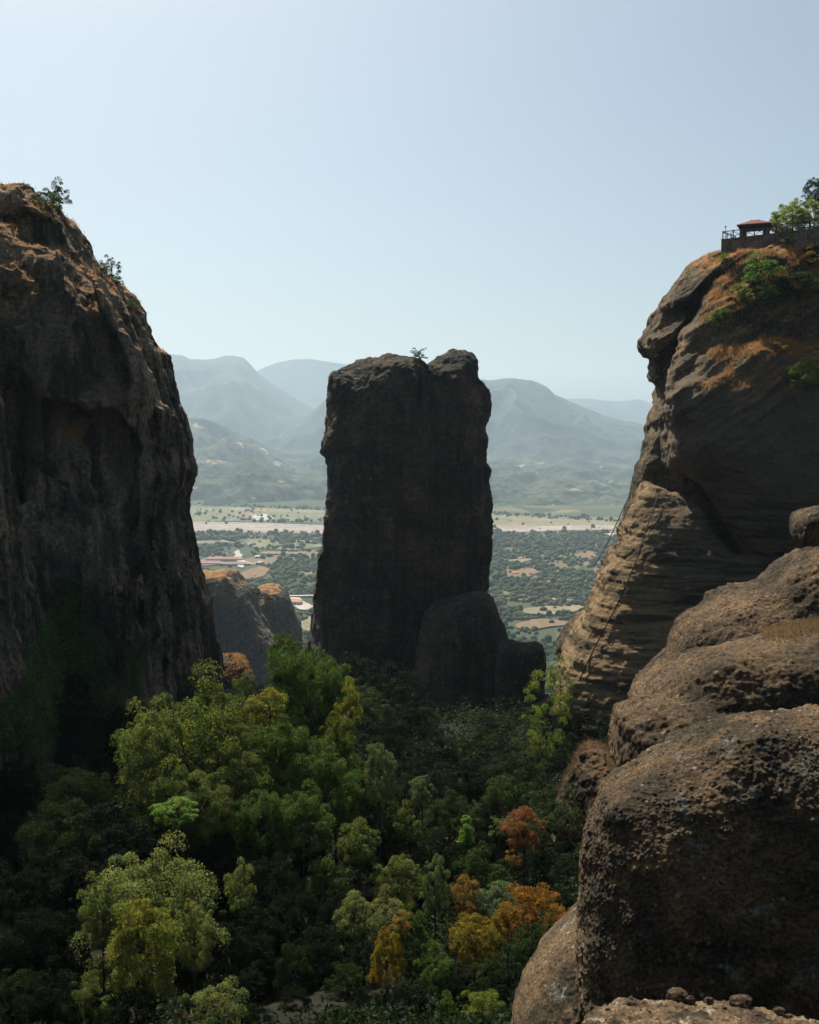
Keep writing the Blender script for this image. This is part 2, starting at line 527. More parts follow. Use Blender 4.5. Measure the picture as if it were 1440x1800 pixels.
YP = 220
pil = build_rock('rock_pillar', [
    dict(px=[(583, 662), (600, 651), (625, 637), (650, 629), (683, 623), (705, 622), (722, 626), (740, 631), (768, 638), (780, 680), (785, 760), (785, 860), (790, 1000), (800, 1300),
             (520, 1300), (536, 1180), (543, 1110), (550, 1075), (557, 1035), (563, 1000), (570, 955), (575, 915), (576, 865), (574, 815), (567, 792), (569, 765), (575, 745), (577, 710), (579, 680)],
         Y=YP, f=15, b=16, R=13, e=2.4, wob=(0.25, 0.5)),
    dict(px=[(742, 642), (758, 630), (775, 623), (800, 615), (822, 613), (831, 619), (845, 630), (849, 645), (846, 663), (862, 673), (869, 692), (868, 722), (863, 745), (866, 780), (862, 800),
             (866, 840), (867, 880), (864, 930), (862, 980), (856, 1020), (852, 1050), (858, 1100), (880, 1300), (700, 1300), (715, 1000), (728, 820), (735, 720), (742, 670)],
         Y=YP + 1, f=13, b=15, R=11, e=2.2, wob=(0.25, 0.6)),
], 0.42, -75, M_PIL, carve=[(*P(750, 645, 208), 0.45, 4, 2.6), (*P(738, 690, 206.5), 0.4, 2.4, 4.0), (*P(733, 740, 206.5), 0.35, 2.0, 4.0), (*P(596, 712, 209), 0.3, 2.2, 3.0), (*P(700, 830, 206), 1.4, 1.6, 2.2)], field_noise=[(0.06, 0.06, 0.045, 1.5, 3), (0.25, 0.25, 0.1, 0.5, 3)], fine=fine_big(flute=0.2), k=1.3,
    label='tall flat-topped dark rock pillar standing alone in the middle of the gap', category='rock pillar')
ROCKS['pil'] = pil

# --- the rounded buttress at its foot
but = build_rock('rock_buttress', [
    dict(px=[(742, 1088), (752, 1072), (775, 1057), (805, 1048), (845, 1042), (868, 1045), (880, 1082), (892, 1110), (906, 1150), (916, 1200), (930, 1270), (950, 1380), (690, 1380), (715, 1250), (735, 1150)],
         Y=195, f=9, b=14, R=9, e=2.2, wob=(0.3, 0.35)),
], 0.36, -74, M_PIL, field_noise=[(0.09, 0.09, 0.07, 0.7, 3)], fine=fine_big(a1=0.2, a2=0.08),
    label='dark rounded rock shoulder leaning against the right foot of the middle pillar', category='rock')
ROCKS['but'] = but

# --- left rock
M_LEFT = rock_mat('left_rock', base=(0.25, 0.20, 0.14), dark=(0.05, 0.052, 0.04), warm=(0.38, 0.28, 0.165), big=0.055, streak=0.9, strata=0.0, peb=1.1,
                  grass=(0.55, 0.8), grass_z=2.0, grass_col=(0.32, 0.175, 0.075), bump=0.4, pebamt=0.5, lichen=((0.03, 0.036, 0.03), 0.2),
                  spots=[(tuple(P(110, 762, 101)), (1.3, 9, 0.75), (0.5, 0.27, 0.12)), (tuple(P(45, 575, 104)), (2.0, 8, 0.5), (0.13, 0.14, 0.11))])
YL = 118
LCARVE = []
for (cx, cy, Yc, rx, rz) in [(112, 775, 100, 2.8, 2.3), (222, 1040, 101, 1.7, 9.0), (272, 1185, 101, 1.5, 3.2), (35, 960, 101, 1.6, 12), (185, 805, 101, 2.2, 3.5), (262, 930, 103, 0.9, 6)]:
    p = P(cx, cy, Yc); LCARVE.append((p[0], p[1] - 1.0, p[2], rx, 4.0, rz))
lef = build_rock('cliff_face', [
    dict(px=[(-420, 330), (-200, 285), (-60, 300), (13, 317), (60, 325), (85, 343), (102, 356), (122, 376), (140, 400), (144, 420), (168, 452), (192, 477), (216, 502), (240, 530), (262, 572), (286, 607),
             (301, 642), (312, 685), (316, 720), (328, 745), (334, 790), (338, 838), (335, 856), (322, 882), (320, 905), (328, 930), (332, 955), (333, 985), (342, 1010), (350, 1040), (360, 1080),
             (369, 1112), (378, 1150), (383, 1185), (388, 1300), (395, 1500), (-420, 1500)], Y=YL, f=10, b=26, R=17, e=2.1, wob=(0.22, 0.5)),
    dict(px=[(-420, 420), (-100, 385), (13, 388), (60, 400), (100, 432), (130, 468), (165, 500), (205, 548), (238, 600), (262, 655), (280, 720), (285, 790), (287, 840), (268, 880), (264, 920), (280, 980),
             (288, 1060), (300, 1150), (310, 1300), (320, 1500), (-420, 1500)], Y=109, f=10, b=12, R=12, e=2.3, lean=0.10, piv=(100, 430), wob=(0.2, 0.8)),
    dict(px=[(-960, 300), (-500, 150), (-160, 170), (-100, 300), (-70, 500), (-52, 900), (-20, 1040), (25, 1180), (60, 1300), (70, 1700), (-960, 1700)], Y=81, f=10, b=20, R=7, e=2.2),  # mostly unseen forward part, added to throw shade on the lower-left trees
    # hanging ribs running down to the right
    dict(px=[(150, 470), (190, 500), (235, 560), (262, 640), (275, 700), (258, 740), (230, 700), (205, 640), (175, 570)], Y=103, f=4, b=8, R=3.5, e=1.8),
    dict(px=[(215, 640), (240, 690), (256, 760), (250, 830), (228, 850), (212, 780), (200, 700)], Y=100.5, f=3.5, b=8, R=3, e=1.8),
    dict(px=[(60, 440), (105, 450), (118, 500), (110, 560), (90, 640), (60, 600), (50, 520)], Y=101.5, f=3.5, b=8, R=3.5, e=1.8),
    dict(px=[(-30, 660), (13, 655), (40, 675), (62, 700), (66, 760), (40, 800), (-30, 830)], Y=100, f=4.5, b=8, R=2.6, e=1.9),
    dict(px=[(135, 690), (150, 680), (172, 720), (175, 780), (150, 800), (135, 750)], Y=100, f=3.2, b=8, R=2.4, e=1.8),
    dict(px=[(-420, 355), (-60, 335), (13, 333), (60, 345), (100, 378), (110, 400), (60, 392), (13, 380), (-420, 400)], Y=111, f=3, b=8, R=3, e=1.8),
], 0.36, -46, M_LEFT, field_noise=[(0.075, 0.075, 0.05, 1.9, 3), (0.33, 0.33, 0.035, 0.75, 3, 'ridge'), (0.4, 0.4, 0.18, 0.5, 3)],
    fine=fine_big(a1=0.22, a2=0.12, flute=0.55), k=1.0, carve=LCARVE, inset=0.75, ymax=142,
    label='huge left-hand cliff with hanging ribs, dark water streaks and dry grass along its upper edge', category='cliff')
ROCKS['lef'] = lef

# --- right rock
M_RIGHT = rock_mat('right_rock', base=(0.15, 0.11, 0.068), dark=(0.045, 0.04, 0.03), warm=(0.25, 0.165, 0.085), big=0.06, streak=0.15, strata=0.0, peb=1.25,
                   grass=(0.5, 0.75), grass_z=4.0, grass_x=(37, 42), late_strata=0.8, grass_col=(0.36, 0.19, 0.07), bump=0.5, pebamt=0.6, lichen=((0.045, 0.05, 0.04), 0.15),
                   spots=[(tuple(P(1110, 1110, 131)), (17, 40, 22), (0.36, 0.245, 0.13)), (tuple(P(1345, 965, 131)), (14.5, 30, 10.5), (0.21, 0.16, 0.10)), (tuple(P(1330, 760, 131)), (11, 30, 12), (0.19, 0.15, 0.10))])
YR = 150
rig = build_rock('overhanging_cliff', [
    dict(px=[(1264, 440), (1236, 454), (1210, 480), (1190, 505), (1169, 533), (1158, 550), (1140, 573), (1126, 598), (1130, 609), (1144, 621), (1148, 640), (1146, 658), (1158, 673), (1160, 692),
             (1155, 710), (1143, 738), (1142, 760), (1145, 782), (1138, 800), (1124, 842), (1112, 890), (1098, 930), (1094, 962), (1072, 990), (1052, 1030), (1033, 1078), (1012, 1112),
             (992, 1150), (975, 1230), (960, 1500), (1900, 1500), (1900, 360), (1560, 385), (1427, 408), (1340, 422), (1290, 430)], Y=YR + 3, f=4, b=24, R=9, e=1.8, sm=1, wob=(0.3, 0.25)),
    # second fin
    dict(px=[(1330, 460), (1290, 473), (1262, 490), (1240, 520), (1216, 560), (1200, 590), (1182, 640), (1166, 690), (1160, 740), (1158, 800), (1170, 840), (1900, 860), (1900, 430)],
         Y=144, f=6, b=8, R=9, e=1.9, lean=0.25, piv=(1240, 560), wob=(0.25, 0.5)),
    # grass slope
    dict(px=[(1290, 480), (1350, 450), (1440, 440), (1900, 420), (1900, 700), (1260, 640), (1230, 600), (1250, 540)], Y=141, f=3.0, b=10, R=6, e=1.7, lean=0.85, piv=(1300, 600)),
    # brow with grass on top and shade below
    dict(px=[(1900, 570), (1430, 592), (1330, 600), (1280, 610), (1236, 632), (1206, 655), (1186, 682), (1172, 716), (1168, 760), (1172, 800), (1195, 835), (1250, 870), (1290, 960), (1340, 1040), (1900, 1060)],
         Y=137, f=7, b=10, R=10, e=2.0, lean=0.12, piv=(1236, 700), wob=(0.2, 0.6)),
    dict(px=[(1130, 842), (1140, 835), (1180, 855), (1212, 872), (1236, 882), (1248, 915), (1262, 940), (1300, 985), (1900, 1000), (1900, 1600), (930, 1600), (965, 1300), (985, 1180), (996, 1150), (1030, 1092), (1056, 1036),
             (1080, 990), (1100, 955), (1108, 905)], Y=136.5, f=4.5, b=14, R=6, e=1.7, lean=0.42, piv=(1200, 880), wob=(0.25, 0.5)),
    dict(px=[(1268, 442), (1340, 428), (1427, 416), (1900, 380), (1900, 600), (1300, 570), (1258, 480)], Y=147, f=5, b=9, R=5, e=2.0),
    # nose under the top
    dict(px=[(1128, 598), (1150, 575), (1190, 555), (1212, 540), (1205, 575), (1185, 610), (1160, 632), (1148, 640), (1140, 618)], Y=150, f=5.5, b=5, R=3.5, e=1.9),
    dict(px=[(1166, 540), (1190, 508), (1220, 476), (1262, 445), (1300, 450), (1262, 490), (1230, 525), (1205, 548), (1180, 556)], Y=151, f=5, b=5, R=3.6, e=1.9),
], 0.36, -47, M_RIGHT, field_noise=[(0.09, 0.09, 0.09, 1.3, 3), (0.35, 0.35, 0.3, 0.35, 3)],
    fine=fine_big(a1=0.2, a2=0.1, bands=0.75, a3=0.03), k=0.9, inset=0.35, ymax=176,
    label='right-hand cliff with a jutting brow, layered sunlit lower slab and grassy shoulder', category='cliff')
ROCKS['rig'] = rig

# small dark rocks in the right-hand gap
sm1 = build_rock('boulder', [dict(px=[(985, 1160), (975, 1140), (990, 1110), (1010, 1085), (1022, 1072), (1034, 1085), (1030, 1120), (1020, 1200), (985, 1200)], Y=168, f=3, b=5, R=2.5)],
                 0.3, -60, M_RIGHT, field_noise=[(0.3, 0.3, 0.3, 0.4, 3)], fine=fine_big(a1=0.1),
                 label='small leaning rock tucked against the foot of the sunlit slab, above the gap', category='boulder')
sm2 = build_rock('boulder', [dict(px=[(872, 1140), (890, 1128), (930, 1131), (950, 1130), (957, 1140), (958, 1170), (955, 1300), (870, 1300)], Y=185, f=4, b=5, R=2.2, e=2.2)],
                 0.3, -60, M_PIL, field_noise=[(0.2, 0.2, 0.2, 0.4, 3)], fine=fine_big(a1=0.1),
                 label='low flat-topped boulder in the gap to the right of the middle pillar', category='boulder')

# --- hazier rocks beyond, seen between left cliff and pillar
M_FAR = rock_mat('far_rock', base=(0.085, 0.068, 0.05), dark=(0.05, 0.048, 0.042), warm=(0.14, 0.10, 0.065), big=0.02, streak=0.35, strata=0.15, peb=0.3,
                 grass=(0.72, 0.9), grass_col=(0.27, 0.15, 0.06), bump=1.0, pebamt=0.2)
FN = [(0.02, 0.02, 0.012, 3.5, 3), (0.09, 0.09, 0.04, 1.2, 3)]


def fine_far(v, n):
    x, y, z = v[:, 0], v[:, 1], v[:, 2]
    return 0.9 * fbm(x * 0.15, y * 0.15, z * 0.08, 3) + 0.3 * fbm(x * .6, y * .6, z * .5, 2)


far1 = build_rock('rock_dome', [
    dict(px=[(250, 1080), (290, 1025), (345, 1008), (380, 1003), (402, 1008), (420, 1028), (438, 1050), (452, 1085), (470, 1110), (492, 1140), (520, 1180), (560, 1400), (200, 1400)],
         Y=560, f=22, b=60, R=42, e=2.2)], 1.3, -215, M_FAR, field_noise=FN, fine=fine_far, k=3,
    label='large rounded dome with dry grass on top, between left cliff and middle pillar', category='rock')
ROCKS['far1'] = far1
far2 = build_rock('rock_dome', [
    dict(px=[(430, 1060), (445, 1040), (456, 1034), (475, 1034), (490, 1040), (500, 1052), (508, 1070), (515, 1090), (527, 1110), (535, 1250), (440, 1300)], Y=640, f=24, b=40, R=24, e=2.0),
    dict(px=[(490, 1105), (500, 1096), (518, 1100), (530, 1115), (545, 1140), (550, 1300), (480, 1300)], Y=600, f=14, b=20, R=12, e=2.0),
    dict(px=[(455, 1108), (470, 1095), (485, 1102), (500, 1125), (505, 1300), (450, 1300)], Y=585, f=14, b=20, R=12, e=2.0)], 1.2, -225, M_FAR, field_noise=FN, fine=fine_far, k=2,
    label='cluster of smaller ribbed domes with orange grass just left of the middle pillar', category='rock')
ROCKS['far2'] = far2
kn = build_rock('boulder', [
    dict(px=[(360, 1165), (380, 1156), (400, 1153), (420, 1160), (435, 1172), (446, 1195), (452, 1215), (470, 1300), (340, 1300)], Y=165, f=4, b=7, R=4, e=2.0)],
    0.3, -60, M_RIGHT, field_noise=[(0.15, 0.15, 0.12, 0.6, 3)], fine=fine_big(a1=0.15),
    label='sunlit boulder with orange dry grass on top, at the right foot of the left cliff', category='boulder')
ROCKS['kn'] = kn

# --- near boulders on the right
M_NEAR = rock_mat('near_rock', base=(0.135, 0.092, 0.052), dark=(0.048, 0.041, 0.029), warm=(0.20, 0.135, 0.073), big=0.5, streak=0.0, strata=0.0, peb=7.0,
                  grass=None, bump=0.10, pebamt=0.8, pale=(0.4, 0.37, 0.33), lichen=((0.21, 0.22, 0.19), 1.3))
M_NEAR2 = rock_mat('near_rock_upper', base=(0.125, 0.086, 0.05), dark=(0.045, 0.038, 0.027), warm=(0.19, 0.125, 0.068), big=0.3, streak=0.0, strata=0.0, peb=4.5,
                   grass=None, bump=0.14, pebamt=0.7, pale=(0.34, 0.31, 0.27), lichen=((0.05, 0.05, 0.043), 1.4))


def fine_near(s, amp, pits=1.0):
    def fn(v, n):
        x, y, z = v[:, 0], v[:, 1], v[:, 2]
        rough = sstep(-0.5, 0.4, fbm(x * 0.5 / s, y * 0.5 / s, z * 0.5 / s + 7, 3))     # smoother and knobblier areas
        d = amp * 0.9 * fbm(x * 1.6 / s, y * 1.6 / s, z * 1.6 / s, 3, 0.6)
        d = d + amp * (0.35 + 0.55 * rough) * fbm(x * 7 / s, y * 7 / s, z * 7 / s, 2, 0.6)
        w, r = worley(x * 4.2 / s, y * 4.2 / s, z * 4.2 / s)
        d = d + amp * 1.9 * np.clip(0.45 - w, 0, 1) * sstep(0.55, 0.95, r) * (0.4 + rough)     # stones standing out
        w, r = worley(x * 9 / s, y * 9 / s, z * 9 / s, 31)
        d = d + amp * 0.9 * np.clip(0.6 - w, 0, 1) * (r - 0.35) * (0.3 + rough)
        q = perlin(x * 2.6 / s, y * 2.6 / s, z * 2.6 / s + 5) + 0.5 * perlin(x * 6 / s, y * 6 / s, z * 6 / s)
        w, r = worley(x * 16 / s, y * 16 / s, z * 16 / s, 57)
        d = d + amp * 0.95 * np.clip(0.6 - w, 0, 1) * (0.5 + r)
        w, r = worley(x * 27 / s, y * 27 / s, z * 27 / s, 11)
        d = d + amp * 0.45 * np.clip(0.6 - w, 0, 1) * (0.3 + r)
        return d - amp * 1.1 * pits * sstep(0.5, 0.95, q) * rough                              # ragged pits
    return fn


n4 = build_rock('boulder', [
    dict(px=[(1620, 1254), (1500, 1258), (1427, 1262), (1370, 1264), (1300, 1274), (1240, 1293), (1190, 1322), (1150, 1342), (1110, 1358), (1075, 1378), (1054, 1405), (1043, 1440), (1034, 1480),
             (1027, 1530), (1024, 1590), (1019, 1640), (1018, 1700), (1026, 1800), (1040, 1880), (1620, 1880)], Y=18, f=1.7, b=3.2, R=2.3, e=1.9, lean=0.2, piv=(1200, 1400), wob=(1.3, 0.05))],
    0.055, -12.5, M_NEAR, field_noise=[(0.55, 0.55, 0.55, 0.16, 3)], fine=fine_near(1.0, 0.036, 0.8), lv=2, k=0.2,
    label='largest rounded pebbly boulder filling the lower right corner', category='boulder')
ROCKS['n4'] = n4
n3 = build_rock('boulder', [
    dict(px=[(2000, 1040), (1600, 1075), (1427, 1108), (1390, 1116), (1330, 1131), (1270, 1146), (1210, 1170), (1170, 1195), (1150, 1217), (1148, 1240), (1170, 1300), (1300, 1500), (2000, 1500)],
         Y=27, f=2.0, b=4, R=1.9, e=2.0, lean=0.1, piv=(1200, 1200), wob=(1.0, 0.08)),
    dict(px=[(1150, 1235), (1125, 1250), (1097, 1266), (1087, 1290), (1086, 1330), (1096, 1362), (1130, 1480), (1400, 1480), (1400, 1260), (1220, 1245)], Y=25.5, f=1.4, b=3, R=1.0, e=2.0, wob=(1.2, 0.06))],
    0.09, -15, M_NEAR2, field_noise=[(0.4, 0.4, 0.4, 0.22, 3)], fine=fine_near(1.5, 0.06), lv=1, k=0.15,
    label='pebbly boulder with a knobbly lower lip, directly behind the largest boulder', category='boulder')
ROCKS['n3'] = n3
n2 = build_rock('boulder', [
    dict(px=[(2000, 800), (1700, 880), (1500, 930), (1427, 963), (1400, 985), (1340, 1030), (1280, 1060), (1240, 1076), (1210, 1096), (1192, 1127), (1184, 1155), (1150, 1190), (1125, 1215), (1118, 1245), (1140, 1400), (2000, 1400)],
         Y=40, f=3, b=6, R=3.2, e=1.9, lean=0.12, piv=(1200, 1120), wob=(0.7, 0.12))],
    0.13, -22, M_NEAR2, field_noise=[(0.28, 0.28, 0.28, 0.35, 3)], fine=fine_near(2.2, 0.09), lv=1, k=0.3,
    label='long sloping pebbly boulder rising to the right edge, highest of the stacked slabs', category='boulder')
ROCKS['n2'] = n2
n1 = build_rock('boulder', [
    dict(px=[(1398, 925), (1405, 905), (1427, 893), (1480, 880), (1560, 900), (1580, 980), (1480, 1010), (1420, 975), (1400, 950)], Y=42, f=1.5, b=2, R=1.2, e=2.0)],
    0.12, -12, M_NEAR2, field_noise=[(0.5, 0.5, 0.5, 0.15, 3)], fine=fine_near(2.0, 0.06), lv=1,
    label='small round boulder perched at the right edge above the sloping slab', category='boulder')
n5 = build_rock('boulder', [
    dict(px=[(1200, 1560), (1060, 1600), (1018, 1640), (990, 1670), (962, 1706), (940, 1740), (920, 1780), (900, 1850), (880, 2000), (1300, 2000), (1300, 1560)], Y=22, f=1.6, b=4, R=1.8, e=1.8, lean=0.3, piv=(1000, 1700), wob=(1.0, 0.05))],
    0.08, -16, M_NEAR, field_noise=[(0.5, 0.5, 0.5, 0.14, 3)], fine=fine_near(1.2, 0.03, 0.3), lv=1,
    label='smooth brown rock flank sloping down to the left of the largest boulder', category='boulder')
ROCKS['n5'] = n5

# mossy broken ground between the sunlit slab and the near boulders
sc = build_rock('rock_outcrop', [
    dict(px=[(985, 1430), (998, 1375), (1022, 1338), (1050, 1324), (1085, 1335), (1130, 1360), (1200, 1700), (900, 1700), (955, 1530)], Y=78, f=6, b=9, R=6, e=1.8)],
    0.2, -38, rock_mat('scree', base=(0.06, 0.042, 0.026), dark=(0.02, 0.017, 0.013), warm=(0.11, 0.07, 0.04), big=0.4, peb=2.2, grass=(0.6, 0.85), grass_col=(0.14, 0.085, 0.04), bump=0.25),
    field_noise=[(0.25, 0.25, 0.25, 0.6, 3)], fine=fine_near(3.5, 0.14),
    label='rough brown outcrop with dry tufts left of the pebbly boulders', category='rock')
ROCKS['sc'] = sc

# --- the ledge under the photographer's feet
M_LEDGE = rock_mat('ledge_rock', base=(0.19, 0.135, 0.08), dark=(0.05, 0.038, 0.025), warm=(0.29, 0.20, 0.115), big=4.5, peb=26, grass=None, bump=0.03, pebamt=0.8, pale=(0.55, 0.5, 0.42),
                   lichen=((0.38, 0.34, 0.25), 7))
led = build_rock('rock_ledge', [
    dict(px=[(3200, 1830), (1600, 1828), (1427, 1812), (1350, 1796), (1290, 1788), (1200, 1781), (1120, 1786), (1060, 1794), (1036, 1802), (1026, 1820), (1010, 2050), (900, 3000), (3200, 3000)],
         Y=4.6, f=0.9, b=0.35, R=0.30, e=2.0, wob=(4, 0.012))],
    0.025, -4.2, M_LEDGE, field_noise=[(2.2, 2.2, 2.2, 0.035, 3)], fine=fine_near(0.2, 0.014, 1.0), lv=1, k=0.05,
    label='sunlit pale gravelly ledge along the bottom right edge', category='rock ledge')
ROCKS['led'] = led
SPOTN = [(1190, 1758, 0.075, 0.055, 'rounded mossy stone, largest of those on the pale ledge'), (1214, 1762, 0.035, 0.028, 'small stone just right of the largest stone on the ledge'),
         (1246, 1765, 0.04, 0.03, 'upright pinkish stone midway along the pale ledge'), (1302, 1768, 0.085, 0.045, 'low wedge-shaped stone on the right part of the ledge'),
         (1370, 1780, 0.045, 0.022, 'flat stone nearest the right end of the ledge'), (1110, 1768, 0.03, 0.02, 'little pebble near the left end of the ledge')]


def stone(name, p, rx, rz, mat, seed, **props):
    import bmesh
    bm = bmesh.new(); bmesh.ops.create_icosphere(bm, subdivisions=4, radius=1)
    me = bpy.data.meshes.new(name); bm.to_mesh(me); bm.free()
    v = verts(me); n = v.copy()
    d = 1 + 0.28 * fbm(n[:, 0] * 1.1 + seed, n[:, 1] * 1.1, n[:, 2] * 1.1, 3) + 0.05 * fbm(n[:, 0] * 5 + seed, n[:, 1] * 5, n[:, 2] * 5, 2)
    v = v * d[:, None] * np.array([rx, rx * 0.8, rz]); v[:, 2] = v[:, 2] + rz * 0.6
    me.vertices.foreach_set('co', v.astype(np.float32).ravel())
    me.polygons.foreach_set('use_smooth', np.ones(len(me.polygons), bool)); me.update()
    return link(name, me, mat, p, **props)


def hit(o, px, py):
    """where the view ray through a photo pixel meets rock o"""
    d = Vector(ray(px, py)).normalized()
    ok, loc, n, _ = o.ray_cast(-o.location, d)
    return (np.array(loc + o.location), np.array(n)) if ok else (None, None)


bpy.context.view_layer.update()
for i, (px, py, rx, rz, lb) in enumerate(SPOTN):
    q = None
    for dy in range(0, 40, 2):
        q, n = hit(led, px, py + dy)
        if q is not None: break
    if q is None: q = P(px, 1790, 4.3)
    stone('stone', q, rx * .6, rz * .65, M_LEDGE, i * 5.3, label=lb, category='stone', group='loose stones on the pale ledge')

v_ = verts(led.data) + np.array(led.location); n_ = vnormals(led.data)
I_ = RNG.choice(np.nonzero(n_[:, 2] > 0.6)[0], 900)
GV, GF, off_ = [], [], 0
import bmesh
bm_ = bmesh.new(); bmesh.ops.create_icosphere(bm_, subdivisions=2, radius=1); IV = np.array([q.co[:] for q in bm_.verts]); IF = np.array([[q.index for q in f.verts] for f in bm_.faces]); bm_.free()
for j, i in enumerate(I_):
    r_ = 0.004 + 0.012 * RNG.random() ** 3; d_ = 1 + 0.35 * fbm(IV[:, 0] + j, IV[:, 1], IV[:, 2], 2)
    GV.append(IV * d_[:, None] * r_ * (1, 0.8, 0.6) + v_[i]); GF.append(IF + off_); off_ += len(IV)
link('gravel', mk_mesh('gravel', np.concatenate(GV), np.concatenate(GF), True), M_LEDGE, kind='stuff')

# ------------------------------------------------------------------ ground, valley, mountains
def ground_mat():
    t = NT('ground'); g = t.n.new('ShaderNodeNewGeometry').outputs['Position']
    sep = t.n.new('ShaderNodeSeparateXYZ'); t.lk(g, sep.inputs[0])
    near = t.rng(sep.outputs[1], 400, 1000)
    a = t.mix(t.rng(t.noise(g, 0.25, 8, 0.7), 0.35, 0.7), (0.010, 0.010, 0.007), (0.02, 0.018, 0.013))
    field = t.voro(t.map(g, (1, 0.42, 1)), 0.0065, 'Color')
    sp = t.n.new('ShaderNodeSeparateColor'); t.lk(field, sp.inputs[0])
    dry = t.mix(sp.outputs[1], (0.10, 0.085, 0.05), (0.165, 0.135, 0.08))
    green = t.mix(sp.outputs[2], (0.026, 0.04, 0.018), (0.052, 0.064, 0.03))
    f = t.mix(t.rng(sp.outputs[0], 0.72, 0.78), green, dry)
    f = t.mix(t.rng(t.noise(g, 0.006, 7, 0.6), 0.46, 0.6), f, (0.045, 0.06, 0.03))
    f = t.mix(1.0, f, t.mix(t.noise(g, 0.05, 6, 0.7), (0.6, 0.6, 0.6), (1.35, 1.3, 1.25)), 'MULTIPLY')
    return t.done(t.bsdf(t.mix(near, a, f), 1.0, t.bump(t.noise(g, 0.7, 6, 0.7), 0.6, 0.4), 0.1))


def ground_sheet():
    R = np.concatenate([np.linspace(2, 12, 14), np.linspace(12.6, 260, 330), np.geomspace(262, 2200, 200), np.geomspace(2250, 19000, 60)])
    A = np.radians(np.concatenate([np.linspace(-180, -46, 40, endpoint=False), np.linspace(-46, 46, 380), np.linspace(47, 180, 40)]))
    a, r = np.meshgrid(A, R)
    x, y = r * np.sin(a), r * np.cos(a)
    z = gz(x, y)
    z = np.where(y < 0, -2.2 - 0.02 * r, z)
    z = np.where((y >= 0) & (y < 8), np.minimum(z, -2.6), z)
    n, m = x.shape
    i = np.arange(n * m).reshape(n, m)
    q = np.stack([i[:-1, :-1], i[:-1, 1:], i[1:, 1:], i[1:, :-1]], -1).reshape(-1, 4)
    V = np.stack([x, y, z], -1).reshape(-1, 3)
    V = np.concatenate([V, [[0, 0, -2.3]]])
    return link('ground', mk_mesh('ground', V, q[:, ::-1], True), ground_mat(), kind='structure')


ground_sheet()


def at_plain(px, py, up=0.0):
    d = ray(px, py); return d * ((PLAIN + up) / d[2])


def sheet(name, pts, mat, up, sub=3, wob=6):
    """a flat-lying patch on the valley floor given by its outline in the photo"""
    pp = smooth_poly([at_plain(px, py, up) for px, py in pts], sub)
    pp = [p + np.array([wob * 1.0 * float(perlin(p[0] / 40, p[1] / 60, 3)), wob * 3 * float(perlin(p[0] / 70, p[1] / 50, 9)), 0]) for p in pp]
    me = bpy.data.meshes.new(name); me.from_pydata([tuple(p) for p in pp], [], [tuple(range(len(pp)))]); me.update()
    if me.polygons[0].normal.z < 0: me.flip_normals()
    return link(name, me, mat, kind='structure')


def strip(name, pts, w, mat, up):
    pp = [at_plain(px, py, up) for px, py in pts]
    V = []; F = []
    for i, p in enumerate(pp):
        t = pp[min(i + 1, len(pp) - 1)] - pp[max(i - 1, 0)]; t[2] = 0; t /= np.linalg.norm(t)
        n = np.array([-t[1], t[0], 0]) * w / 2
        V += [p + n, p - n]
    for i in range(len(pp) - 1): F.append((2 * i, 2 * i + 1, 2 * i + 3, 2 * i + 2))
    me = bpy.data.meshes.new(name); me.from_pydata([tuple(p) for p in V], [], F); me.update()
    if me.polygons[0].normal.z < 0: me.flip_normals()
    return link(name, me, mat, kind='structure')


def field_mat(name, c1, c2, sc=0.02, stretch=0.3):
    t = NT(name); g = t.n.new('ShaderNodeNewGeometry').outputs['Position']
    n = t.noise(t.map(g, (1, stretch, 1)), sc, 8, 0.65); n2 = t.noise(g, sc * 7, 5, 0.7)
    c = t.mix(t.rng(n, 0.38, 0.62), c1, c2)
    return t.done(t.bsdf(t.mix(t.rng(n2, 0.35, 0.7), c, t.mix(1.0, c, (0.6, 0.62, 0.58), 'MULTIPLY')), 1.0, None, 0.1))


M_BED = field_mat('river_gravel', (0.33, 0.28, 0.245), (0.24, 0.20, 0.165), 0.008, 2.0)
M_DRY = field_mat('dry_field', (0.23, 0.185, 0.115), (0.16, 0.15, 0.085))
M_GREENF = field_mat('green_field', (0.105, 0.125, 0.065), (0.18, 0.165, 0.095))
M_PINK = field_mat('bare_earth', (0.23, 0.16, 0.12), (0.18, 0.13, 0.09), 0.03)
M_PALE = field_mat('pale_gravel', (0.42, 0.38, 0.33), (0.34, 0.3, 0.26), 0.05)
M_ORANGE = field_mat('orange_earth', (0.20, 0.125, 0.075), (0.15, 0.105, 0.06), 0.05)
M_WATER = plain_mat('river_water', (0.12, 0.14, 0.15), (0.2, 0.2, 0.19), 0.02, 0.4)
M_ROAD = plain_mat('road', (0.36, 0.34, 0.31), (0.3, 0.28, 0.25), 0.1, 0.9)
sheet('field', [(-100, 882), (330, 889), (470, 893), (600, 898), (900, 906), (1200, 912), (1500, 915), (1500, 921), (1200, 920), (900, 915), (700, 922), (560, 917), (330, 915), (-100, 912)], M_GREENF, 0.5)
sheet('field', [(400, 891), (480, 893), (590, 898), (590, 902), (470, 900), (400, 897)], M_DRY, 0.9)
sheet('field', [(345, 894), (372, 893), (380, 898), (352, 899)], M_DRY, 0.95)
sheet('field', [(424, 901), (444, 899), (452, 908), (446, 915), (424, 914)], M_PINK, 0.95)
sheet('gravel_pit', [(440, 906), (465, 902), (478, 908), (484, 915), (450, 915)], M_PALE, 1.4)
sheet('field', [(862, 907), (900, 908), (1000, 914), (1120, 916), (1120, 926), (990, 928), (925, 934), (862, 936)], M_DRY, 0.9)
sheet('field', [(862, 910), (905, 911), (900, 919), (862, 921)], M_GREENF, 1.4)
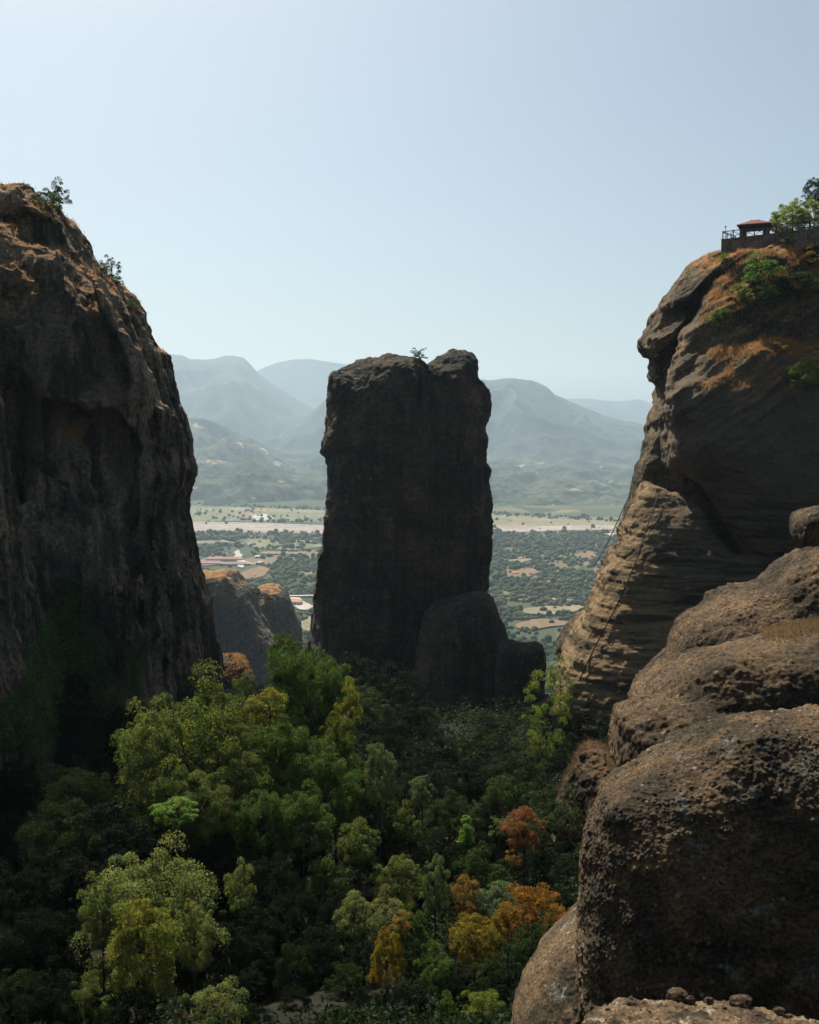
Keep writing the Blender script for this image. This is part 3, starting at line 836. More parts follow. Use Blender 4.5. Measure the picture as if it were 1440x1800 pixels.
sheet('river_bed', [(-100, 916), (330, 918), (450, 920), (600, 925), (750, 930), (870, 925), (1000, 924), (1500, 922), (1500, 927), (1000, 931), (900, 936), (760, 940), (600, 938), (450, 936), (330, 934), (-100, 930)], M_BED, 1.0)
strip('river', [(-100, 915.5), (200, 916), (330, 917.5), (400, 918.5), (455, 919.5), (520, 922), (600, 924.5), (760, 928)], 28, M_WATER, 1.5)
# clearings, earth patches and roads on the wooded plain
for pts, m in [([(325, 952), (350, 950), (402, 951), (402, 955), (350, 956)], M_DRY), ([(430, 946), (500, 950), (560, 948), (575, 962), (500, 968), (430, 960)], M_GREENF),
               ([(455, 969), (535, 970), (538, 974), (460, 973)], M_PINK), ([(345, 985), (375, 980), (392, 983), (385, 992), (350, 995)], M_PINK),
               ([(412, 968), (420, 966), (424, 975), (427, 990), (430, 998), (418, 998), (416, 985), (411, 976)], M_PALE),
               ([(440, 1000), (460, 993), (478, 995), (470, 1008), (450, 1018), (425, 1020), (415, 1010)], M_ORANGE),
               ([(495, 1051), (530, 1050), (536, 1058), (552, 1066), (545, 1072), (526, 1074), (518, 1064), (500, 1060)], M_PALE),
               ([(888, 1008), (915, 1000), (945, 998), (940, 1012), (910, 1016), (890, 1015)], M_ORANGE), ([(1012, 976), (1035, 966), (1050, 975), (1040, 983), (1015, 984)], M_ORANGE),
               ([(915, 1070), (955, 1066), (1000, 1062), (1030, 1064), (1020, 1074), (960, 1080), (920, 1078)], M_DRY),
               ([(905, 1096), (950, 1086), (990, 1090), (1000, 1096), (960, 1104), (915, 1106)], M_ORANGE),
               ([(890, 985), (930, 980), (936, 984), (900, 992)], M_DRY), ([(955, 1020), (975, 1018), (978, 1022), (958, 1024)], M_DRY),
               ([(1065, 938), (1095, 935), (1098, 941), (1070, 942)], M_PALE), ([(520, 1090), (560, 1080), (570, 1100), (540, 1120), (525, 1110)], M_DRY),
               ([(862, 1035), (930, 1040), (960, 1050), (930, 1056), (862, 1050)], M_GREENF)]:
    sheet('clearing', pts, m, 2.6, 3, 5)
strip('road', [(424, 984), (432, 988), (440, 990), (450, 990), (460, 986)], 9, M_ROAD, 3.2)
strip('road', [(320, 1000), (345, 993), (370, 987), (390, 990), (418, 992)], 7, M_ROAD, 3.2)
strip('road', [(470, 1048), (500, 1047), (560, 1046)], 12, M_ROAD, 3.4)
strip('road', [(385, 948), (400, 952), (430, 955), (470, 957)], 6, M_ROAD, 3.2)


def hill_mat(name, c1, c2, s, patch=0.0):
    t = NT(name); g = t.n.new('ShaderNodeNewGeometry').outputs['Position']
    n = t.noise(g, s, 9, 0.72); n2 = t.noise(g, s * 9, 6, 0.75)
    c = t.mix(t.rng(n, 0.42, 0.58), c1, c2)
    c = t.mix(1.0, c, t.mix(t.rng(n2, 0.3, 0.7), (0.45, 0.5, 0.5), (1.5, 1.5, 1.45)), 'MULTIPLY')
    if patch:
        pz = t.noise(t.map(g, (1, 0.8, 2.2)), 0.0042, 7, 0.6)
        c = t.mix(t.math('MULTIPLY', t.rng(pz, 0.615, 0.65), patch), c, (0.38, 0.26, 0.19))
    return t.done(t.bsdf(c, 1.0, t.bump(n2, 1.0, 10.0), 0.05))


M_H1 = hill_mat('foothill_woods', (0.02, 0.034, 0.022), (0.08, 0.09, 0.055), 0.004, 0.9)
M_H2 = hill_mat('mountain_woods', (0.025, 0.034, 0.034), (0.05, 0.055, 0.05), 0.0012, 0.0)


def range_mesh(name, ridge, Yr, Yb, mat, rough, spur, back=1500, seed=0, nu=420, nv=150, prof=1.3, label=''):
    px = np.linspace(ridge[0][0], ridge[-1][0], nu)
    py = np.interp(px, [p[0] for p in ridge], [p[1] for p in ridge])
    top = np.array([P(a, b, Yr)[2] for a, b in zip(px, py)])
    xr = np.array([P(a, 800, Yr)[0] for a in px]) / Yr
    t = np.concatenate([np.linspace(0, 1, nv), 1 + np.linspace(0.03, 1, 20)])
    T, X0 = np.meshgrid(t, xr)
    TP = np.repeat(top[:, None], len(t), 1)
    Y = np.where(T <= 1, Yb + (Yr - Yb) * T, Yr + back * (T - 1))
    X = X0 * Y
    base = PLAIN - 25
    up = np.where(T <= 1, np.clip(T, 0, 1) ** prof, 1 - sstep(1, 2, T))
    Z = base + (TP - base) * up
    env = np.sin(np.clip(T, 0, 1) * math.pi) ** 0.7
    rd = 1 - 2 * np.abs(fbm(X / spur + seed, Y / (spur * 1.6), X * 0 + seed, 4, 0.5))
    Z = Z + env * rough * (rd - 0.35) * np.clip((TP - base) / 600, 0.35, 1.5)
    Z = Z + sstep(0, 0.15, T) * rough * 0.05 * fbm(X / (spur * .12), Y / (spur * .12), X * 0 + 1, 3)
    n, m = X.shape; i = np.arange(n * m).reshape(n, m)
    q = np.stack([i[:-1, :-1], i[1:, :-1], i[1:, 1:], i[:-1, 1:]], -1).reshape(-1, 4)
    return link(name, mk_mesh(name, np.stack([X, Y, Z], -1).reshape(-1, 3), q, True), mat, kind='structure')


range_mesh('foothills', [(-500, 800), (200, 822), (330, 806), (400, 812), (445, 800), (500, 826), (560, 838), (700, 840), (860, 838), (930, 830), (1010, 845), (1100, 852), (1200, 848), (1700, 840)], 6100, 4700, M_H1, 210, 430, 900, 3)
range_mesh('foothills', [(-500, 700), (250, 728), (330, 734), (380, 742), (425, 764), (480, 790), (560, 800), (700, 806), (865, 802), (950, 808), (1000, 806), (1050, 812), (1130, 822), (1700, 800)], 8200, 5800, M_H1, 300, 620, 900, 11)
range_mesh('mountain', [(350, 850), (420, 820), (470, 790), (500, 758), (545, 728), (575, 703), (650, 675), (760, 664), (865, 670), (905, 667), (935, 670), (960, 680), (975, 694), (990, 702), (1010, 709), (1060, 729), (1100, 741),
            (1145, 751), (1300, 790), (1700, 830)], 10500, 7600, M_H2, 260, 1500, 1500, 5)
range_mesh('mountain', [(-500, 560), (100, 600), (290, 624), (305, 625), (322, 628), (340, 635), (362, 635), (385, 632), (400, 628), (415, 628), (430, 631), (440, 640), (448, 649), (470, 668), (520, 700), (600, 745), (700, 800), (760, 850)],
           13500, 8800, M_H2, 320, 1900, 1500, 8)
range_mesh('mountain', [(350, 720), (430, 668), (452, 652), (470, 645), (490, 637), (520, 632), (545, 631), (575, 635), (610, 640), (700, 655), (800, 690), (900, 740), (1000, 800)], 16500, 13600, M_H2, 200, 2400, 1200, 2)
range_mesh('mountain', [(850, 760), (950, 710), (995, 701), (1030, 701), (1060, 704), (1082, 706), (1105, 705), (1124, 702), (1150, 711), (1250, 730), (1400, 715), (1800, 700)], 17000, 13600, M_H2, 200, 2400, 1200, 6)

# ------------------------------------------------------------------ valley trees
ICO = {}


def ico(sub):
    if sub not in ICO:
        import bmesh
        bm = bmesh.new(); bmesh.ops.create_icosphere(bm, subdivisions=sub, radius=1)
        V = np.array([v.co[:] for v in bm.verts]); F = np.array([[v.index for v in f.verts] for f in bm.faces]); bm.free()
        ICO[sub] = (V, F)
    return ICO[sub]


def blob(sub, seed):
    V, F = ico(sub)
    d = 1 + 0.32 * fbm(V[:, 0] * 1.4 + seed, V[:, 1] * 1.4, V[:, 2] * 1.4 + seed, 2)
    v = V * d[:, None]; v[:, 2] = v[:, 2] * 0.85 + 0.55
    return v, F


def veg_mat(name):
    t = NT(name); g = t.n.new('ShaderNodeNewGeometry').outputs['Position']; oi = t.n.new('ShaderNodeObjectInfo')
    n = t.noise(g, 0.012, 4, 0.6); n2 = t.noise(g, 0.16, 3, 0.7); n3 = t.noise(g, 0.9, 4, 0.7)
    c = t.mix(t.rng(n, 0.4, 0.6), (0.03, 0.05, 0.022), (0.065, 0.08, 0.035))
    c = t.mix(t.rng(n2, 0.56, 0.75), c, (0.13, 0.12, 0.05))
    c = t.mix(1.0, c, t.mix(t.rng(n3, 0.35, 0.65), (0.45, 0.5, 0.5), (1.5, 1.45, 1.35)), 'MULTIPLY')
    return t.done(t.bsdf(c, 1.0, t.bump(n3, 1.0, 1.2), 0.1))


M_VEG = veg_mat('valley_foliage')
ROCKY = [(far1.location.x, far1.location.y, 75), (far2.location.x, far2.location.y, 40)]
CLEAR = [(330, 410, 950, 956), (455, 540, 968, 975), (346, 462, 977, 1001), (408, 434, 965, 1000), (418, 478, 1000, 1018), (498, 556, 1046, 1075), (888, 946, 999, 1015), (1012, 1050, 967, 983), (915, 1030, 1064, 1078), (905, 1000, 1090, 1104),
         (892, 936, 981, 990), (1066, 1098, 936, 941), (526, 566, 1088, 1114)]


def world_px(x, y, z):
    """photo pixel of world points"""
    d = y * CP - z * SP; u = y * SP + z * CP
    return 720 + FPX * x / d, 900 - FPX * u / d


def valley_points():
    pts = []
    for (n, y0, y1) in [(8000, 480, 1100), (17000, 1100, 2000), (20000, 2000, 3500)]:
        y = np.exp(RNG.uniform(math.log(y0), math.log(y1), n)); a = RNG.uniform(-0.31, 0.31, n)
        x = a * y
        px, py = world_px(x, y, gz(x, y) + 3)
        vis = ((px > 270) & (px < 600)) | ((px > 840) & (px < 1160))
        dens = fbm(x / 170, y / 300, x * 0, 3)
        keep = vis & (dens + 0.6 * fbm(x / 60, y / 90, x * 0 + 5, 2) > RNG.uniform(-0.55, 0.0, n) + 0.04)
        keep &= ~((px > 320) & (px < 620) & (y > 2700) & (dens < 0.15) & (RNG.random(n) < 0.8))
        for (a0, a1, b0, b1) in CLEAR: keep &= ~((px > a0) & (px < a1) & (py > b0) & (py < b1) & (RNG.random(n) < 0.96))
        for (cx, cy, r) in ROCKY: keep &= (x - cx) ** 2 + (y - cy) ** 2 > r * r
        pts.append(np.stack([x[keep], y[keep]], 1))
    # belts along the river and at the foot of the hills
    belts = [((-100, 941), (330, 942), 90, 7), ((330, 939), (575, 941), 130, 7), ((330, 946), (575, 944), 90, 6), ((430, 915), (575, 917), 60, 4), ((862, 940), (1100, 946), 160, 8), ((862, 903), (1110, 917), 110, 8), ((325, 886), (575, 896), 90, 8),
             ((460, 965), (540, 966), 45, 5), ((330, 965), (400, 960), 45, 5), ((362, 918), (400, 919), 10, 3)]
    bl = []
    for (a, b, n, r) in belts:
        t = RNG.random(n)
        for k in t:
            p = at_plain(a[0] + (b[0] - a[0]) * k, a[1] + (b[1] - a[1]) * k + RNG.normal() * 1.2)
            bl.append((p[0] + RNG.normal() * 8, p[1] + RNG.normal() * 30))
    pts.append(np.array(bl))
    # scattered single trees in the fields
    sg = []
    for _ in range(70):
        p = at_plain(RNG.uniform(325, 580), RNG.uniform(895, 913)); sg.append((p[0], p[1]))
    for _ in range(25):
        p = at_plain(RNG.uniform(865, 1090), RNG.uniform(910, 934)); sg.append((p[0], p[1]))
    pts.append(np.array(sg))
    return np.concatenate(pts)


VP = valley_points()
vsz = (2.0 + 4.6 * RNG.random(len(VP)) ** 1.8) * np.where(RNG.random(len(VP)) < 0.12, 1.4, 1) * np.interp(VP[:, 1], [500, 1500, 3500], [0.75, 0.95, 1.3])
vz = gz(VP[:, 0], VP[:, 1])
order = np.argsort(-(vsz / VP[:, 1]))
near_idx, far_idx = order[:290], order[290:]


def bake(idx, name):
    Vs, Fs, off = [], [], 0
    proto = {s: [blob(s, q * 3.7) for q in range(6)] for s in (1, 2)}
    for i in idx:
        s = 2 if VP[i, 1] < 1500 else 1
        V, F = proto[s][i % 6]; a = (i * 2.4) % 6.28; r = vsz[i]
        c, sn = math.cos(a), math.sin(a)
        h = 0.8 + 0.6 * ((i * 0.618) % 1)
        v = np.stack([(V[:, 0] * c - V[:, 1] * sn) * r, (V[:, 0] * sn + V[:, 1] * c) * r, V[:, 2] * r * h], 1) + (VP[i, 0], VP[i, 1], vz[i])
        Vs.append(v); Fs.append(F + off); off += len(V)
    return mk_mesh(name, np.concatenate(Vs), np.concatenate(Fs), True)


link('woodland', bake(far_idx, 'woodland'), M_VEG, kind='stuff')
vt = [mk_mesh('valley_tree', *blob(3, 2.1 + q * 3.3), True) for q in range(6)]
for m in vt: m.materials.append(M_VEG)
left_n = right_n = 0
for i in near_idx:
    side = 'left' if VP[i, 0] < 0 else 'right'
    o = link('valley_tree', vt[i % 6], None, (VP[i, 0], VP[i, 1], vz[i] - 0.5),
             label='small round green tree in the valley %s' % ('between left cliff and pillar' if side == 'left' else 'between pillar and right cliff'),
             category='tree', group='small round trees on the %s part of the valley floor' % side)
    r = vsz[i]; o.scale = (r, r, r * (0.8 + 0.6 * ((i * 0.618) % 1))); o.rotation_euler[2] = (i * 2.4) % 6.28

# ------------------------------------------------------------------ valley buildings
M_WALLW = plain_mat('rendered_wall', (0.6, 0.55, 0.48), (0.5, 0.45, 0.4), 0.3)
M_ROOFP = plain_mat('pink_tile_roof', (0.3, 0.18, 0.145), (0.24, 0.14, 0.11), 0.2)
M_ROOFO = plain_mat('orange_tile_roof', (0.5, 0.23, 0.12), (0.42, 0.18, 0.1), 0.2)
M_WIN = plain_mat('window_dark', (0.03, 0.035, 0.04), (0.02, 0.02, 0.02), 1, 0.3)


def house(px, py, w, d, h, ang, roof, label, cat='house', group=None):
    p = at_plain(px, py); y = p[1]
    for _ in range(6):
        dr = ray(px, py); z = float(gz(p[0], y)); y = dr[1] * (z / dr[2]); p = dr * (z / dr[2])
    r = bpy.data.objects.new('house' if cat == 'house' else 'warehouse', None); COL.objects.link(r); r.location = p; r.rotation_euler[2] = ang
    r['label'] = label; r['category'] = cat
    if group: r['group'] = group
    m = MB(); m.box((0, 0, h / 2 - 1), (w, d, h + 2)); link('wall', m.mesh('wall'), M_WALLW, parent=r)
    m = MB(); e = 0.6; rh = d * 0.22
    m.add([(-w / 2 - e, -d / 2 - e, h), (w / 2 + e, -d / 2 - e, h), (w / 2 + e, d / 2 + e, h), (-w / 2 - e, d / 2 + e, h), (-w / 2 + d * .3, 0, h + rh), (w / 2 - d * .3, 0, h + rh)],
          [(0, 1, 5, 4), (1, 2, 5), (2, 3, 4, 5), (3, 0, 4), (0, 3, 2, 1)])
    link('roof', m.mesh('roof'), roof, parent=r)
    k = max(2, int(w / 6)); m = MB()
    for i in range(k): m.box((-w / 2 + w * (i + .5) / k, -d / 2 - 0.03, h * 0.5), (1.6, 0.1, h * 0.35))
    wm = m.mesh('window'); link('window', wm, M_WIN, parent=r)
    return r


house(395, 986, 88, 20, 6, 0.03, M_ROOFP, 'long pink-roofed shed, upper one beside the pale track in the valley', 'warehouse', 'long pink-roofed sheds')
house(368, 993, 70, 18, 5, -0.04, M_ROOFP, 'pink-roofed shed at the left end of the lower row in the valley', 'warehouse', 'long pink-roofed sheds')
house(414, 994, 60, 18, 5, 0.04, M_ROOFP, 'pink-roofed shed of the lower row, nearest the pale track', 'warehouse', 'long pink-roofed sheds')
house(512, 1064, 38, 20, 8, -0.1, M_ROOFO, 'orange-roofed warehouse on a pale yard beside the middle pillar', 'warehouse')
house(453, 981, 14, 10, 5, 0.3, M_WALLW, 'white house in the trees right of the curving track', 'house')
HS = [(505, 1019, 'pale'), (432, 903, 'pale'), (468, 898, 'pale'), (905, 1010, 'x'), (926, 982, 'x'), (915, 984, 'x'), (1004, 1059, 'x'), (972, 1058, 'x'), (1078, 938, 'x'), (1094, 937, 'x')]
for (px, py, _), lb in zip([h for h in HS if h[2] == 'x'],
                           ['small tiled house on the edge of the orange earth patch', 'pale-walled house at the right end of the clearing near the pillar', 'pale-walled house at the left end of the clearing near the pillar',
                            'small house among round trees, nearest the sunlit slab', 'small house in the dry field behind the round trees', 'far house by the dry fields, left of a pair', 'far house by the dry fields, right of a pair']):
    house(px, py, 13, 9, 5, RNG.uniform(-.4, .4), M_ROOFO if px < 1000 else M_ROOFP, lb, 'house', 'scattered houses in the valley')

# ------------------------------------------------------------------ trees
def unit(n):
    v = RNG.normal(size=(n, 3)); return v / np.linalg.norm(v, axis=1)[:, None]


def leaf_quads(C, N, size, aspect=0.6):
    n = len(C)
    a = np.cross(N, unit(n)); a /= np.linalg.norm(a, axis=1)[:, None] + 1e-9
    b = np.cross(N, a)
    s = size * RNG.uniform(0.6, 1.3, n)[:, None]  # size may be one number or a column
    V = np.stack([C - a * s, C - b * s * aspect, C + a * s, C + b * s * aspect], 1).reshape(-1, 3)
    return V, np.arange(4 * n).reshape(n, 4)


def crown_mesh(R, H, nclump, nleaf, size, cr=0.24, shape='round', droop=0.0):
    """clumps of leaf faces spread through the crown; returns mesh and clump centres"""
    d = unit(nclump * 3)
    r = RNG.uniform(0.35, 1.0, len(d)) ** 0.5
    c = d * r[:, None]
    lump = 1 + 0.42 * fbm(d[:, 0] * 1.7 + RNG.random() * 9, d[:, 1] * 1.7, d[:, 2] * 1.7, 2)
    c = c * lump[:, None]
    if shape == 'cone': c[:, :2] *= (0.95 - 0.75 * np.clip((c[:, 2] + 1) / 2, 0, 1))[:, None]
    c = c[c[:, 2] > -0.75][:nclump] * (R, R, H)
    C, N = [], []
    for k in range(len(c)):
        q = R * cr * RNG.uniform(0.4, 1.75)
        n = unit(nleaf); n[:, 2] = np.where(n[:, 2] < -0.35, -n[:, 2], n[:, 2])
        p = c[k] + n * q * (RNG.uniform(0.25, 1, nleaf) ** 0.5)[:, None] * (1, 1, 0.75)
        C.append(p); nn = n * 0.7 + unit(nleaf) * 0.8 + (0, 0, 0.35); N.append(nn / np.linalg.norm(nn, axis=1)[:, None])
    C = np.concatenate(C); N = np.concatenate(N)
    V, F = leaf_quads(C, N, size)
    return mk_mesh('crown', V, F), c


def trunk_mesh(R, H, c, th):
    m = MB()
    top = np.array([0, 0, H * 0.25])
    m.tube([(0, 0, -th - H * 0.7), (R * .03, 0, -H * .9), (-R * .02, R * .02, -H * 0.35), tuple(top)], [R * 0.075, R * 0.06, R * 0.048, R * 0.02], 8)
    for k in range(0, len(c), max(1, len(c) // 12)):
        e = c[k]; s = np.array([0, 0, RNG.uniform(-0.6, 0.1) * H]); mid = (s + e) / 2 + (0, 0, 0.08 * H)
        m.tube([s, mid, e], [R * 0.03, R * 0.018, R * 0.006], 5)
    return m.mesh('trunk')


VAR = {}
for key, args in {
    'big': (5.2, 4.6, 190, 330, 0.088, 0.17), 'big2': (5.0, 5.2, 180, 320, 0.09, 0.17), 'mid': (2.9, 3.0, 120, 250, 0.068, 0.19), 'mid2': (2.8, 3.3, 120, 250, 0.07, 0.18), 'mid3': (3.0, 2.7, 50, 240, 0.10, 0.24),
    'sml': (1.5, 1.6, 42, 160, 0.065, 0.27), 'sml2': (1.5, 1.9, 34, 150, 0.075, 0.27), 'loose': (2.6, 3.6, 46, 120, 0.075, 0.2), 'sparse': (1.5, 1.6, 24, 110, 0.07, 0.25)}.items():
    ms = []
    for q in range(2 if key in ('big', 'mid', 'sml', 'mid2') else 1):
        me, c = crown_mesh(*args); me.materials.append(M_LEAF)
        tm = trunk_mesh(args[0], args[1], c, 15.0 if args[0] > 2 else 8.0); tm.materials.append(M_BARK); ms.append((me, tm))
    VAR[key] = (args[0], args[1], ms)
me, c = crown_mesh(0.55, 1.6, 30, 110, 0.05, 0.45, 'cone'); me.materials.append(M_LEAF); tm = trunk_mesh(.55, 1.6, c, 4); tm.materials.append(M_BARK); VAR['spire'] = (0.55, 1.6, [(me, tm)])
# leaf colours; DARK also stands in for shade on the ravine trees
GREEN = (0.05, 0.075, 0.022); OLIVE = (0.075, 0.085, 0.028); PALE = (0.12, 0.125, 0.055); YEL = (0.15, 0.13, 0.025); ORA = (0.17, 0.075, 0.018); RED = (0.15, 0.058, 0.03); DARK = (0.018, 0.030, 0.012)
GREY = (0.085, 0.10, 0.06); BRIGHT = (0.10, 0.15, 0.03); RUST = (0.16, 0.085, 0.03)
TCOUNT = 0


def tree(px, ptop, wpx, Y, kind, col, label, group=None, name='tree', hs=1.0, base=None, cat='tree', deep=1.0):
    global TCOUNT
    TCOUNT += 1
    R, H, ms = VAR[kind]
    me, tm = ms[TCOUNT % len(ms)]
    s = (wpx / 2) * Y / FPX / (R * 1.05)
    top = P(px, ptop, Y)
    hs = hs * deep
    zc = top[2] - H * s * hs * 1.02
    g = base if base is not None else float(gz(top[0], Y))
    r = bpy.data.objects.new(name, None); COL.objects.link(r); r.location = (top[0], Y, g)
    r['label'] = label; r['category'] = cat
    if group: r['group'] = group
    rot = (TCOUNT * 2.399) % 6.283
    o = bpy.data.objects.new('crown', me); COL.objects.link(o); o.parent = r; o.location = (0, 0, zc - g); o.scale = (s, s, s * hs); o.rotation_euler[2] = rot; o.color = (*col, 1)
    o = bpy.data.objects.new('trunk', tm); COL.objects.link(o); o.parent = r; o.location = (0, 0, zc - g)
    o.scale = (s, s, s); o.rotation_euler[2] = rot
    return r


T = [
    (330, 1200, 270, 70, 'big', OLIVE, 'broad olive-green tree in sun at the foot of the left cliff', 1.05),
    (262, 1235, 110, 66, 'mid', PALE, 'pale green crown forming the left edge of the broad sunlit tree mass', 1.5),
    (395, 1215, 150, 72, 'big2', OLIVE, 'olive crown with feathery top just below the orange-topped boulder', 1.0),
    (540, 1135, 175, 80, 'big', GREEN, 'tall dense green tree rising in front of the pillar’s left foot', 1.25),
    (503, 1112, 75, 82, 'mid', GREEN, 'green tree top overlapping the small ribbed domes', 1.0),
    (595, 1170, 75, 78, 'mid2', GREEN, 'green crown on the right shoulder of the tall dense tree', 1.3),
    (474, 1215, 78, 70, 'mid3', YEL, 'yellow-green crown between the broad olive tree and the tall green tree', 0.7),
    (615, 1205, 46, 74, 'sml2', YEL, 'yellow-tipped crown against the dark foot of the middle pillar', 1.4),
    (500, 1265, 160, 67, 'big2', GREEN, 'green tree with grey-green leaf sprays in the middle of the sunlit tree mass', 1.0),
    (400, 1300, 130, 65, 'mid2', OLIVE, 'olive crown low in the broad tree mass', 0.9),
    (300, 1330, 150, 63, 'mid2', OLIVE, 'shaggy olive crown under the broad left-hand tree', 1.1),
    (590, 1255, 85, 70, 'mid2', OLIVE, 'narrow olive tree with bright tips, on the right edge of the sunlit tree mass', 1.3),
    (667, 1305, 62, 69, 'mid', GREY, 'grey-green upright crown standing clear in front of the dark pillar foot', 1.35),
    (530, 1385, 110, 62, 'mid', GREEN, 'rounded dark green crown catching light on its top, below the sunlit tree mass', 0.9),
    (312, 1405, 85, 59, 'mid3', BRIGHT, 'bright green spreading low branch in shade under the broad left-hand tree', 0.45),
    (742, 1362, 48, 74, 'sml', GREY, 'small grey-green tree alone in the dark hollow below the pillar', 0.9),
    (715, 1415, 44, 66, 'sml2', OLIVE, 'thin young tree with few leaves in the dark hollow', 1.1),
    (632, 1445, 80, 61, 'mid3', OLIVE, 'small tree with yellow-green tips left of the dark hollow', 0.8),
    (262, 1492, 250, 48, 'big', PALE, 'large pale-leaved tree in the lower left corner', 0.95),
    (180, 1540, 80, 46, 'mid', PALE, 'pale crown on the left side of the large corner tree', 1.2),
    (248, 1578, 135, 43, 'mid', (0.13, 0.125, 0.035), 'yellow-green domed tree in front of the large corner tree', 1.1),
    (340, 1585, 75, 45, 'mid2', PALE, 'loose pale crown on the right side of the large corner tree', 1.2),
    (422, 1515, 52, 55, 'sml', PALE, 'small pale tree standing in shade right of the large corner tree', 1.4),
    (378, 1725, 110, 42, 'mid', PALE, 'pale green bush top at the bottom edge, right of the corner tree', 0.9),
    (150, 1715, 90, 42, 'mid2', OLIVE, 'small bushy crown at the bottom edge, left of the yellow-green tree', 0.9),
    (575, 1505, 110, 60, 'mid', OLIVE, 'brownish green tree with lit top left of the autumn trees', 0.9),
    (700, 1503, 100, 59, 'mid', OLIVE, 'rounded tree with an orange patch in its green top', 0.8),
    (766, 1503, 56, 57, 'mid2', GREY, 'upright grey-green tree right of the orange-patched one', 1.4),
    (622, 1565, 70, 55, 'mid2', PALE, 'pale tree with sunlit top in the middle of the lower slope', 0.9),
    (683, 1570, 85, 54, 'mid', (0.13, 0.12, 0.07), 'pale pinkish green tree in the middle of the lower slope', 1.2),
    (722, 1590, 60, 53, 'mid2', GREEN, 'green tree between the pinkish tree and the yellow trees', 1.3),
    (816, 1545, 60, 56, 'mid3', RUST, 'rusty red and green crown left of the largest orange tree', 1.0),
    (872, 1553, 85, 56, 'mid', GREY, 'silvery green shrub between the rusty crown and the largest orange tree', 0.7),
    (938, 1550, 120, 53, 'mid', ORA, 'largest bright orange autumn tree beside the big boulder', 0.9),
    (985, 1595, 60, 51, 'mid2', ORA, 'orange crown touching the big boulder’s left side', 0.8),
    (835, 1605, 95, 50, 'mid', (0.15, 0.10, 0.02), 'golden yellow tree left of the dark green round tree', 0.85),
    (893, 1585, 60, 51, 'mid2', (0.16, 0.085, 0.02), 'golden orange crown between the golden tree and the largest orange tree', 0.9),
    (680, 1632, 62, 48, 'mid2', (0.16, 0.105, 0.018), 'narrow yellow autumn tree at the edge of the dark clearing', 1.3),
    (705, 1605, 40, 49, 'sml2', (0.15, 0.09, 0.02), 'small orange-yellow tuft above the narrow yellow tree', 0.7),
    (945, 1618, 125, 47, 'mid', DARK, 'dark green round tree in front of the orange trees', 1.0),
    (768, 1660, 90, 47, 'mid2', GREEN, 'dull green tree between the yellow and the golden trees', 1.1),
    (850, 1738, 78, 43, 'mid', (0.11, 0.13, 0.03), 'yellow-green bush at the bottom edge below the golden tree', 0.9),
    (787, 1752, 52, 43, 'sml2', GREEN, 'small green bush at the bottom edge left of the yellow-green one', 1.0),
    (922, 1424, 78, 68, 'mid3', RED, 'small red-leaved tree alone in the dark hollow', 0.75),
    (903, 1488, 34, 66, 'sparse', ORA, 'little orange sapling just below the red-leaved tree', 0.9),
    (878, 1428, 44, 69, 'sparse', PALE, 'thin pale green bush just left of the red-leaved tree', 0.8),
    (820, 1445, 40, 66, 'spire', BRIGHT, 'bright green broom-like bush with upright stems in the dark hollow', 0.9),
    (962, 1168, 92, 112, 'loose', (0.12, 0.135, 0.03), 'loose yellow-green tree in the gap against the sunlit slab', 1.1),
    (985, 1150, 60, 118, 'loose', (0.10, 0.12, 0.03), 'thin yellow-green tree top at the very foot of the slab’s edge', 1.0),
    (945, 1255, 60, 98, 'loose', OLIVE, 'half-shaded leafy tree below the loose yellow-green one', 1.3),
    (592, 1655, 26, 52, 'sparse', PALE, 'tiny pale sapling at the top of the dark clearing', 0.9),
    (318, 1772, 30, 41, 'sparse', ORA, 'tiny orange bush at the bottom edge beside the corner tree', 0.8),
    (430, 1270, 160, 68, 'big2', OLIVE, 'olive tree filling the middle of the sunlit tree mass below the yellow-green crown', 0.9),
    (570, 1320, 140, 66, 'big2', GREEN, 'deep green tree low on the right of the sunlit tree mass', 0.9),
    (350, 1360, 140, 62, 'big', OLIVE, 'half-shaded olive tree below the bright green low branch', 0.8),
    (460, 1380, 110, 62, 'mid', GREEN, 'green tree in the lower middle of the tree mass, left of the rounded dark one', 1.0),
    (430, 1185, 40, 95, 'sml', OLIVE, 'small dark tree beside the orange-topped boulder', 0.8),
]
for (px, pt, w, Y, kind, col, lb, hs) in T:
    tree(px, pt, w, Y, kind, tuple(np.array(col) * 1.35), lb.replace('’', "'"), None, 'tree' if w > 60 else 'small_tree', hs, deep=1.4)
# trees and bushes filling the ravine, shade painted into their dark leaf colours
GRP = {'l': ('dark shaded tree at the foot of the left cliff', 'dark shaded trees at the foot of the left cliff'),
       'c': ('dark shaded tree in the hollow below the middle pillar', 'dark shaded trees in the hollow below the middle pillar'),
       'b': ('dark low bush on the shaded lower slope', 'dark low bushes on the shaded lower slope')}


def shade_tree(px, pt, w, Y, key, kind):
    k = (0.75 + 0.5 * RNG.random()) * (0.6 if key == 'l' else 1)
    tree(px, pt, w, Y, kind, tuple(np.array([DARK, DARK, DARK, GREEN][int(RNG.integers(4))]) * k * 0.5), GRP[key][0], GRP[key][1], 'tree', RNG.uniform(1.1, 1.5))


